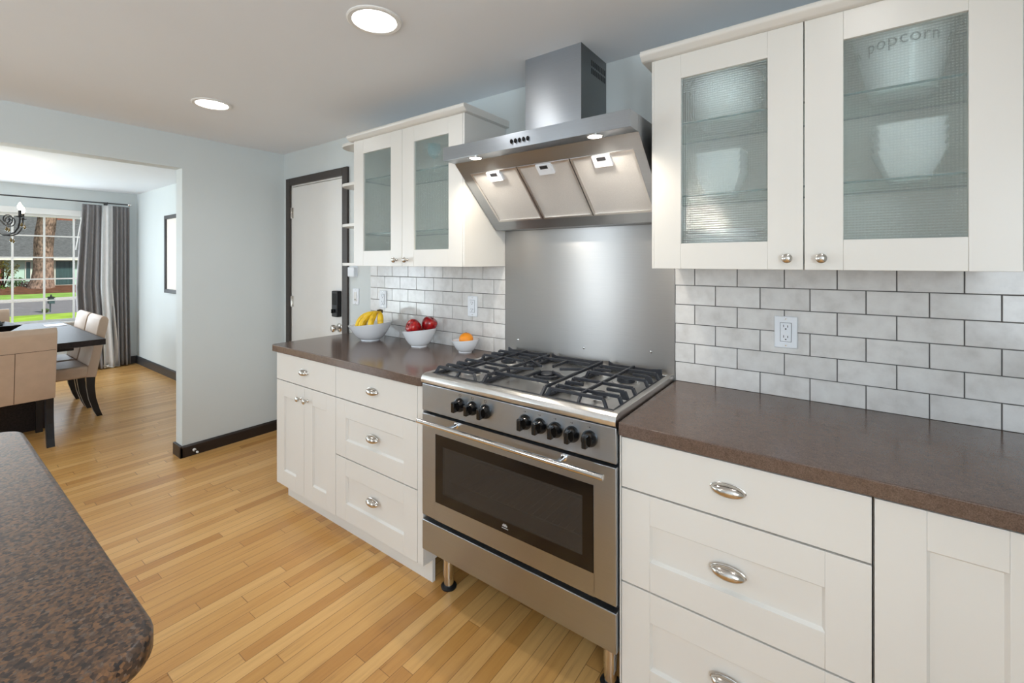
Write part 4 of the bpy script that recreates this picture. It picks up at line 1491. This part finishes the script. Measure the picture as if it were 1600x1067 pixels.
# ------------------------------------------------------------------ dining window
win = struct(bpy.data.objects.new('window_1', None)); COL.objects.link(win); win.location = (XW, (WY0 + WY1) / 2, WZ0); OFF[win.name] = Vector(win.location)
m = MB()
xf0, xf1 = XW - 0.07, XW - 0.03
for a, b, c, d in ((WY0, WY0 + 0.03, WZ0, WZ1), (WY1 - 0.03, WY1, WZ0, WZ1), (WY0, WY1, WZ0, WZ0 + 0.03), (WY0, WY1, WZ1 - 0.03, WZ1)):
    m.box(xf0, xf1, a, b, c, d, 0.002)
m.build('window_frame', M['white'], win)
m = MB()
for k in range(9):
    y = -0.364 - 0.2645 * k
    if WY0 + 0.05 < y < WY1 - 0.05:
        m.box(XW - 0.062, XW - 0.040, y - 0.009, y + 0.009, WZ0 + 0.03, WZ1 - 0.03)
for k in range(4):
    z = 1.728 - 0.2665 * k
    m.box(XW - 0.060, XW - 0.042, WY0 + 0.03, WY1 - 0.03, z - 0.008, z + 0.008)
m.build('window_grid', M['white'], win, smooth=False)
m = MB(); m.box(XW - 0.053, XW - 0.049, WY0 + 0.03, WY1 - 0.03, WZ0 + 0.03, WZ1 - 0.03); m.build('window_pane', M['pane'], win, smooth=False)
m = MB()
m.box(XW, XW + 0.016, WY0 - 0.075, WY1 + 0.075, WZ1, WZ1 + 0.075, 0.003)
m.box(XW, XW + 0.016, WY0 - 0.075, WY0, WZ0, WZ1, 0.003)
m.box(XW, XW + 0.016, WY1, WY1 + 0.075, WZ0, WZ1, 0.003)
m.build('window_casing', M['white'], win)
m = MB(); m.box(XW - 0.03, XW + 0.05, WY0 - 0.09, WY1 + 0.09, WZ0 - 0.025, WZ0, 0.004); m.build('window_sill', M['white'], win)

# curtain and rod
XC = XW + 0.095
t = thing('curtain_rod', 'thin dark metal curtain rod with ball finial above the dining window', 'curtain rod', (XC, -1.4, 2.18))
m = MB(); m.tube([(XC, -2.75, 2.182), (XC, -0.115, 2.182)], 0.0085, 14); m.build('rod', M['grey_base'], t)
for y in (-0.098, -2.767):
    m = MB(); m.sphere((XC, y, 2.182), 0.023, 0.026, 0.023); m.build('finial', M['chrome'], t)
for y in (-0.33, -2.55):
    m = MB(); m.box(XW, XC, y - 0.006, y + 0.006, 2.168, 2.172); m.box(XW, XW + 0.004, y - 0.02, y + 0.02, 2.15, 2.2); m.tube([(XC, y - 0.005, 2.182), (XC, y + 0.005, 2.182)], 0.013, 14)
    m.build('bracket', M['grey_base'], t)


def drape(mb, y0t, y1t, y0m, y1m, y0b, y1b, folds, amp, ph=0.0, zt=2.150, zb=0.012, x=XC):
    def f(u, v):
        z = zb + (zt - zb) * v
        if v > 0.5:
            s = (v - 0.5) / 0.5
            a, b = y0m + (y0t - y0m) * s, y1m + (y1t - y1m) * s
        else:
            s = v / 0.5
            a, b = y0b + (y0m - y0b) * s, y1b + (y1m - y1b) * s
        am = amp * (0.55 + 0.45 * (1 - v))
        if v > 0.95:
            am *= 0.8
        w = math.sin(2 * PI * folds * u + ph) + 0.55 * math.sin(2 * PI * folds * 0.63 * u + 1.7 + 2 * ph + 0.8 * v) + 0.3 * math.sin(2 * PI * folds * 1.7 * u + ph + v)
        return (x + am * w, a + (b - a) * u, z)
    mb.grid(f, folds * 14, 26)


t = thing('curtain', 'floor-length grey curtain with pale panel beside the dining window', 'curtain', (XC, -0.35, 0))
m = MB(); drape(m, -0.575, -0.385, -0.635, -0.395, -0.60, -0.33, 4, 0.030); m.build('grey_panel', M['curtain'], t, solid=0.004)
m = MB(); drape(m, -0.382, -0.283, -0.392, -0.285, -0.37, -0.205, 2, 0.016, 1.2, x=XC + 0.022); m.build('pale_panel', M['lining'], t, solid=0.004)
m = MB(); drape(m, -0.282, -0.105, -0.285, -0.105, -0.27, -0.09, 4, 0.028, 0.6, x=XC - 0.004); m.build('grey_panel', M['curtain'], t, solid=0.004)
m = MB(); drape(m, -0.379, -0.286, -0.37, -0.30, -0.368, -0.207, 2, 0.016, 1.2, zt=0.05, zb=0.010, x=XC + 0.026); m.build('hem', M['white'], t, solid=0.004)
m = MB(); m.tube([(XC + 0.012, -0.577, 2.0), (XC + 0.022, -0.612, 1.75), (XC + 0.024, -0.637, 1.56)], 0.005, 8); m.build('tie_cord', M['white'], t)

# framed print on the dining side of the back wall
t = thing('framed_picture', 'large framed pale print with dark frame on the dining room wall', 'picture', (-5.55, 0, 1.03))
m = MB(); m.ring(-6.11, -5.0, 1.03, 1.972, 0.045, -0.034, -0.002, 0.004); m.build('frame', M['grey_base'], t)
m = MB(); m.box(-6.07, -5.04, -0.016, -0.003, 1.07, 1.932); m.build('mat_board', M['print'], t, smooth=False)

# ------------------------------------------------------------------ dining furniture
t = thing('dining_table', 'dark wood dining table with thick top in front of the window', 'table', (-5.42, -1.43, 0))
m = MB(); m.box(-6.36, -4.485, -1.97, -0.898, 0.703, 0.752, 0.003); m.build('table_top', M['dark_wood'], t)
m = MB(); m.box(-6.2, -4.65, -1.8, -1.07, 0.66, 0.703); m.build('apron', M['dark_wood'], t)
for x in (-4.89, -5.95):
    m = MB(); m.box(x - 0.035, x + 0.035, -1.66, -1.205, 0.0, 0.66, 0.002); m.build('leg_panel', M['dark_wood'], t)
m = MB(); m.box(-5.915, -4.925, -1.47, -1.39, 0.1, 0.22, 0.002); m.build('stretcher', M['dark_wood'], t)


def chair(label, loc, rz):
    t = thing('dining_chair', label, 'chair', loc, rz, 'tan dining chairs round the table', local=True)
    w = 0.215
    m = MB()
    m.box(-w, w, -0.25, 0.195, 0.368, 0.474, 0.018, 3)
    m.build('seat', M['leather'], t)
    prof = [(0.245, 0.360), (0.262, 0.46), (0.285, 0.60), (0.312, 0.74), (0.330, 0.845), (0.333, 0.872), (0.322, 0.896), (0.300, 0.910), (0.284, 0.904), (0.268, 0.880), (0.256, 0.82), (0.237, 0.70), (0.214, 0.58), (0.192, 0.474), (0.176, 0.372)]
    m = MB()
    m.prism(prof, 'yz', -w, w, 0.006, 2)
    b = m.build('backrest', M['leather'], t)
    # stitched seams standing just proud of the leather
    m = MB()
    m.tube([(-w + 0.004, 0.3125, 0.742), (w - 0.004, 0.3125, 0.742)], 0.0016, 6)
    m.tube([(0, 0.2455, 0.364), (0, 0.2625, 0.46), (0, 0.2855, 0.60), (0, 0.3125, 0.742)], 0.0016, 6)
    m.build('seam', M['twig'], b)
    for sx in (-1, 1):
        m = MB()
        xs = sx * (w - 0.03)
        pts = [(xs, 0.212, 0.37), (xs, 0.210, 0.28), (xs, 0.222, 0.17), (xs, 0.250, 0.06), (xs, 0.272, 0.0)]
        rings = []
        for i, p in enumerate(pts):
            h = 0.030 - 0.011 * i / 4
            rings.append([(p[0] - 0.022, p[1] - h, p[2]), (p[0] + 0.022, p[1] - h, p[2]), (p[0] + 0.022, p[1] + h, p[2]), (p[0] - 0.022, p[1] + h, p[2])])
        V = [[m.bm.verts.new(q) for q in r_] for r_ in rings]
        for a, b_ in zip(V[:-1], V[1:]):
            for k in range(4):
                j = (k + 1) % 4
                m.bm.faces.new((a[k], a[j], b_[j], b_[k]))
        m.bm.faces.new(V[0]); m.bm.faces.new(V[-1])
        bmesh.ops.recalc_face_normals(m.bm, faces=m.bm.faces[:])
        m.build('leg', M['espresso_wood'], t)
        m = MB(); m.prism([(-0.245, 0.37), (-0.2, 0.37), (-0.205, 0.0), (-0.238, 0.0)], 'yz', xs - 0.021, xs + 0.021, 0.002)
        m.build('leg', M['espresso_wood'], t)
    return t


c0 = chair('tan leather chair at the near end of the dining table, its back to the kitchen', (-4.550, -1.443, 0), R(-90))
copy_tree(c0, 'tan leather chair on the wall side of the dining table, nearest the table corner', (-5.095, -1.130, 0), 0.0)
copy_tree(c0, 'tan leather chair on the wall side of the dining table, nearest the curtain', (-5.575, -1.130, 0), 0.0)
copy_tree(c0, 'tan leather chair at the window end of the dining table', (-6.24, -1.475, 0), R(90))

# things lying on the table
m = MB()
def sqf(q, a, i):
    s = 1.0 / max(abs(math.cos(a)), abs(math.sin(a)))
    return Vector((q.x * s, q.y * s, q.z))
m.lathe([(0, 0), (0.10, 0), (0.215, 0.103), (0.205, 0.105), (0.093, 0.012), (0, 0.012)], (-5.40, -1.545, 0.7525), 48, 'z', 1, 1, sqf)
m.bm.transform(Matrix.Translation((-5.40, -1.545, 0)) @ Matrix.Rotation(R(8), 4, 'Z') @ Matrix.Translation((5.40, 1.545, 0)))
tag(m.build('table_bowl', M['dark_wood']), 'square flared dark wood bowl on the dining table', 'bowl')
m = MB(); m.sphere((-5.46, -1.455, 0.842), 0.058); tag(m.build('decorative_ball', M['matte_black']), 'black ball in the dark wood bowl, nearest the curtain', 'ball', 'balls in the dark wood bowl')
m = MB(); m.sphere((-5.41, -1.575, 0.836), 0.058); tag(m.build('decorative_ball', M['white']), 'white ball in the dark wood bowl', 'ball', 'balls in the dark wood bowl')
m = MB(); m.box(-6.08, -5.86, -1.07, -0.92, 0.7525, 0.7555); tag(m.build('paper_sheet', M['paper']), 'white sheet of paper on the far corner of the dining table', 'paper')

# chandelier
CX, CY = -5.513, -1.470
t = thing('chandelier', 'dark wrought iron candle chandelier with crystal drops over the dining table', 'chandelier', (CX, CY, 1.6))
m = MB(); m.lathe([(0, 0), (0.06, 0), (0.06, -0.012), (0.03, -0.03), (0.008, -0.04), (0, -0.04)], (CX, CY, ZD), 24); m.build('ceiling_rose', M['matte_black'], t)
m = MB()
for k in range(10):
    z = 2.303 - k * 0.034
    if k % 2:
        m.tube([(CX + 0.008 * math.cos(2 * PI * i / 12), CY, z - 0.017 + 0.024 * math.sin(2 * PI * i / 12)) for i in range(13)], 0.0022, 6, False)
    else:
        m.tube([(CX, CY + 0.008 * math.cos(2 * PI * i / 12), z - 0.017 + 0.024 * math.sin(2 * PI * i / 12)) for i in range(13)], 0.0022, 6, False)
m.build('chain', M['matte_black'], t)
m = MB(); m.lathe([(0, 1.60), (0.012, 1.61), (0.02, 1.64), (0.01, 1.68), (0.03, 1.72), (0.012, 1.78), (0.009, 1.90), (0.014, 1.95), (0.004, 1.975), (0, 1.976)], (CX, CY, 0), 18); m.build('column', M['matte_black'], t)
AZ = math.atan2(0.593, 0.805)
for k in range(4):
    a = AZ + 2 * PI * k / 4
    d = Vector((math.cos(a), math.sin(a), 0))

    def Q(r_, z):
        return Vector((CX, CY, 0)) + d * r_ + Vector((0, 0, z))
    m = MB()
    m.tube([Q(0.01, 1.70), Q(0.05, 1.672), Q(0.11, 1.652), Q(0.17, 1.650), Q(0.22, 1.668), Q(0.253, 1.71), Q(0.265, 1.76), Q(0.268, 1.80)], 0.0065, 10)
    pts = []
    for i in range(22):
        s = i / 21
        aa = R(-60) + s * R(560)
        rr = 0.052 * (1 - 0.75 * s)
        pts.append(Q(0.155 + rr * math.cos(aa), 1.785 + rr * math.sin(aa)))
    pts = [Q(0.02, 1.90), Q(0.07, 1.80), Q(0.13, 1.735)] + pts
    m.tube(pts, 0.0045, 8)
    arm = m.build('arm', M['matte_black'], t)
    p = Q(0.268, 0)
    m = MB(); m.lathe([(0, 1.80), (0.012, 1.80), (0.028, 1.808), (0.030, 1.814), (0.011, 1.812), (0.011, 1.865), (0, 1.866)], (p.x, p.y, 0), 16); m.build('candle_cup', M['matte_black'], arm)
    m = MB(); m.lathe([(0.006, 1.866), (0.013, 1.878), (0.017, 1.894), (0.012, 1.915), (0.004, 1.932), (0, 1.938)], (p.x, p.y, 0), 16); m.build('bulb', M['bulb'], arm)
    for rr, zz in ((0.19, 1.60), (0.15, 1.70), (0.285, 1.735)):
        q = Q(rr, 0)
        m = MB()
        m.tube([(q.x, q.y, zz + 0.02), (q.x, q.y, zz + 0.055)], 0.0012, 6)
        m.lathe([(0, zz - 0.022), (0.012, zz - 0.008), (0.010, zz + 0.004), (0.003, zz + 0.022), (0, zz + 0.024)], (q.x, q.y, 0), 8)
        m.build('crystal_drop', M['bead'], arm)
light('chandelier_glow', 'POINT', (CX, CY, 1.97), 4, (1, 0.88, 0.72), shadow_soft_size=0.12)

# ------------------------------------------------------------------ outdoors, seen through the dining window
def strip(name, mat, pts, y0=-14, y1=16, drift=0.0):
    m = MB()
    V0 = [m.bm.verts.new((x, y0 - 0, z)) for x, z in pts]
    V1 = [m.bm.verts.new((x - drift, y1, z)) for x, z in pts]
    for i in range(len(pts) - 1):
        m.bm.faces.new((V0[i], V0[i + 1], V1[i + 1], V1[i]))
    bmesh.ops.recalc_face_normals(m.bm, faces=m.bm.faces[:])
    return struct(m.build(name, mat, smooth=False))


strip('near_lawn', M['lawn'], [(-7.5, -0.45), (-14, -0.38), (-20, -0.28)])
strip('road', M['asphalt'], [(-20, -0.30), (-26, -0.21)])
strip('kerb', M['concrete'], [(-26, -0.21), (-26.02, -0.12), (-26.5, -0.12)])
strip('far_lawn', M['far_lawn'], [(-26.5, -0.13), (-29, -0.06)])
strip('bark_bed', M['mulch'], [(-29, -0.06), (-31.5, 0.21), (-34, 0.1), (-41, -0.8), (-58, -0.9)])

t = thing('house', 'mint-green house with grey shingle roof across the road', 'house', (-45, 2, -0.9))
HX = -42.0
m = MB(); m.box(HX - 7, HX, -9, 12, -0.9, 1.62); m.build('wall', M['house_wall'], t, smooth=False)
m = MB(); m.prism([(HX + 0.5, 1.55), (HX + 0.5, 1.68), (HX - 6, 4.9), (HX - 6.2, 4.9), (HX - 12, 1.55)], 'xz', -10, 13); m.build('roof', M['shingle'], t, smooth=False)
m = MB(); m.box(HX + 0.5, HX + 0.56, -10, 13, 1.52, 1.70); m.build('fascia', M['house_trim'], t, smooth=False)
for a, b, z0, z1 in ((4.10, 4.92, -0.14, 1.45), (2.74, 2.92, 0.30, 1.40), (-1.2, 0.2, -0.1, 1.4)):
    m = MB(); m.box(HX - 0.02, HX + 0.03, a - 0.06, b + 0.06, z0 - 0.06, z1 + 0.06); w = m.build('window', M['house_trim'], t, smooth=False)
    m = MB(); m.box(HX + 0.03, HX + 0.05, a, b, z0, z1); m.build('pane', M['house_glass'], w, smooth=False)
m = MB(); m.box(HX, HX + 0.06, 1.1, 1.75, -0.9, 1.5); m.build('brick_panel', M['brick'], t, smooth=False)
m = MB(); m.box(HX - 6.6, HX - 5.4, 4.85, 5.95, 3.4, 5.5); m.build('chimney', M['brick'], t, smooth=False)

m = MB()
rnd = random.Random(5)
pts, rr = [], []
for i in range(24):
    s = i / 23
    z = -0.05 + 7.2 * s
    pts.append((-31.0, 2.03 + 0.055 * z + 0.03 * math.sin(z * 2), z))
    rr.append((0.355 + 0.20 * math.exp(-max(0, z - 0.05) * 3.0)) * (1 - 0.05 * s) * rnd.uniform(0.975, 1.025))
tr = thing('fir_tree', 'tall fir with thick brown trunk in front of the house', 'tree', (-31, 2.03, -0.05))
m.tube(pts, rr, 28)
m.build('trunk', M['bark'], tr)


def foliage(mb, c, r, n, size, seed):
    rd = random.Random(seed)
    for _ in range(n):
        while True:
            q = Vector((rd.uniform(-1, 1), rd.uniform(-1, 1), rd.uniform(-1, 1)))
            if q.length < 1:
                break
        p = Vector((c[0] + q.x * r[0], c[1] + q.y * r[1], c[2] + q.z * r[2]))
        nrm = Vector((rd.uniform(-1, 1), rd.uniform(-1, 1), rd.uniform(-0.2, 1))).normalized()
        a = nrm.orthogonal().normalized()
        b = nrm.cross(a)
        s = size * rd.uniform(0.6, 1.3)
        vs = [mb.bm.verts.new(p + a * s * 0.9), mb.bm.verts.new(p + b * s * 0.5), mb.bm.verts.new(p - a * s * 0.9), mb.bm.verts.new(p - b * s * 0.5)]
        mb.bm.faces.new(vs)


m = MB(); foliage(m, (-31, 2.6, 4.35), (2.2, 3.6, 0.55), 500, 0.22, 11); m.build('needles', M['leaf_dark'], tr, smooth=False)


def shrub(name, label, c, r, n, size, mat, seed, stem=None, cat='shrub', group=None):
    t = thing(name, label, cat, (c[0], c[1], c[2] - r[2]), 0, group)
    m = MB(); foliage(m, c, r, n, size, seed); m.build('foliage', mat, t, smooth=False)
    zb = c[2] - r[2] - (0.2 if stem is None else stem)
    m = MB()
    for k in range(4):
        m.tube([(c[0], c[1], zb), (c[0] + 0.3 * r[0] * math.cos(k * 1.6), c[1] + 0.4 * r[1] * math.sin(k * 1.6), c[2] - 0.2 * r[2]), (c[0] + 0.6 * r[0] * math.cos(k * 1.6), c[1] + 0.7 * r[1] * math.sin(k * 1.6), c[2] + 0.3 * r[2])], [0.035, 0.025, 0.01], 6)
    m.build('stem', M['twig'], t)


shrub('maple_tree', 'small bronze-leaved maple in front of the house, left of the fir', (-34, 1.05, 1.05), (0.7, 0.62, 0.45), 420, 0.06, M['leaf_orange'], 21, 0.6, 'tree')
shrub('leafy_shrub', 'green shrub under the maple across the road', (-33.0, 1.42, 0.36), (0.3, 0.36, 0.28), 320, 0.05, M['leaf_green'], 22, None, 'shrub', 'shrubs across the road')
shrub('leafy_shrub', 'pink-leaved shrub beside the foot of the fir', (-32.2, 1.70, 0.24), (0.3, 0.28, 0.20), 260, 0.045, M['leaf_pink'], 23, None, 'shrub', 'shrubs across the road')
shrub('leafy_shrub', 'low green shrub at the left edge of the bark bed', (-31.2, 0.75, 0.13), (0.4, 0.5, 0.16), 280, 0.05, M['leaf_green'], 24, 0.1, 'shrub', 'shrubs across the road')
shrub('leafy_shrub', 'small grass tuft at the foot of the mailbox', (-20.7, 0.84, -0.215), (0.10, 0.10, 0.07), 130, 0.025, M['leaf_green'], 25, 0.04, 'shrub', 'shrubs across the road')

MX, MY = -20.84, 1.0
t = thing('mailbox', 'dark mailbox on a thin post at the edge of the road', 'mailbox', (MX, MY, -0.3))
m = MB(); m.lathe([(0.016, -0.32), (0.016, 0.10), (0, 0.10)], (MX, MY - 0.02, 0), 10); m.build('post', M['mailbox'], t)
m = MB(); m.prism([(MY - 0.075, 0.0), (MY + 0.075, 0.0), (MY + 0.075, 0.14), (MY + 0.05, 0.19), (MY - 0.05, 0.19), (MY - 0.075, 0.14)], 'yz', MX - 0.12, MX + 0.12, 0.01); m.build('box', M['mailbox'], t)
m = MB(); m.prism([(MY - 0.09, 0.19), (MY + 0.09, 0.19), (MY + 0.06, 0.23), (MY - 0.06, 0.23)], 'yz', MX - 0.14, MX + 0.14, 0.005); m.lathe([(0.03, 0.23), (0.02, 0.29), (0, 0.31)], (MX, MY, 0), 10); m.build('lid', M['matte_black'], t)
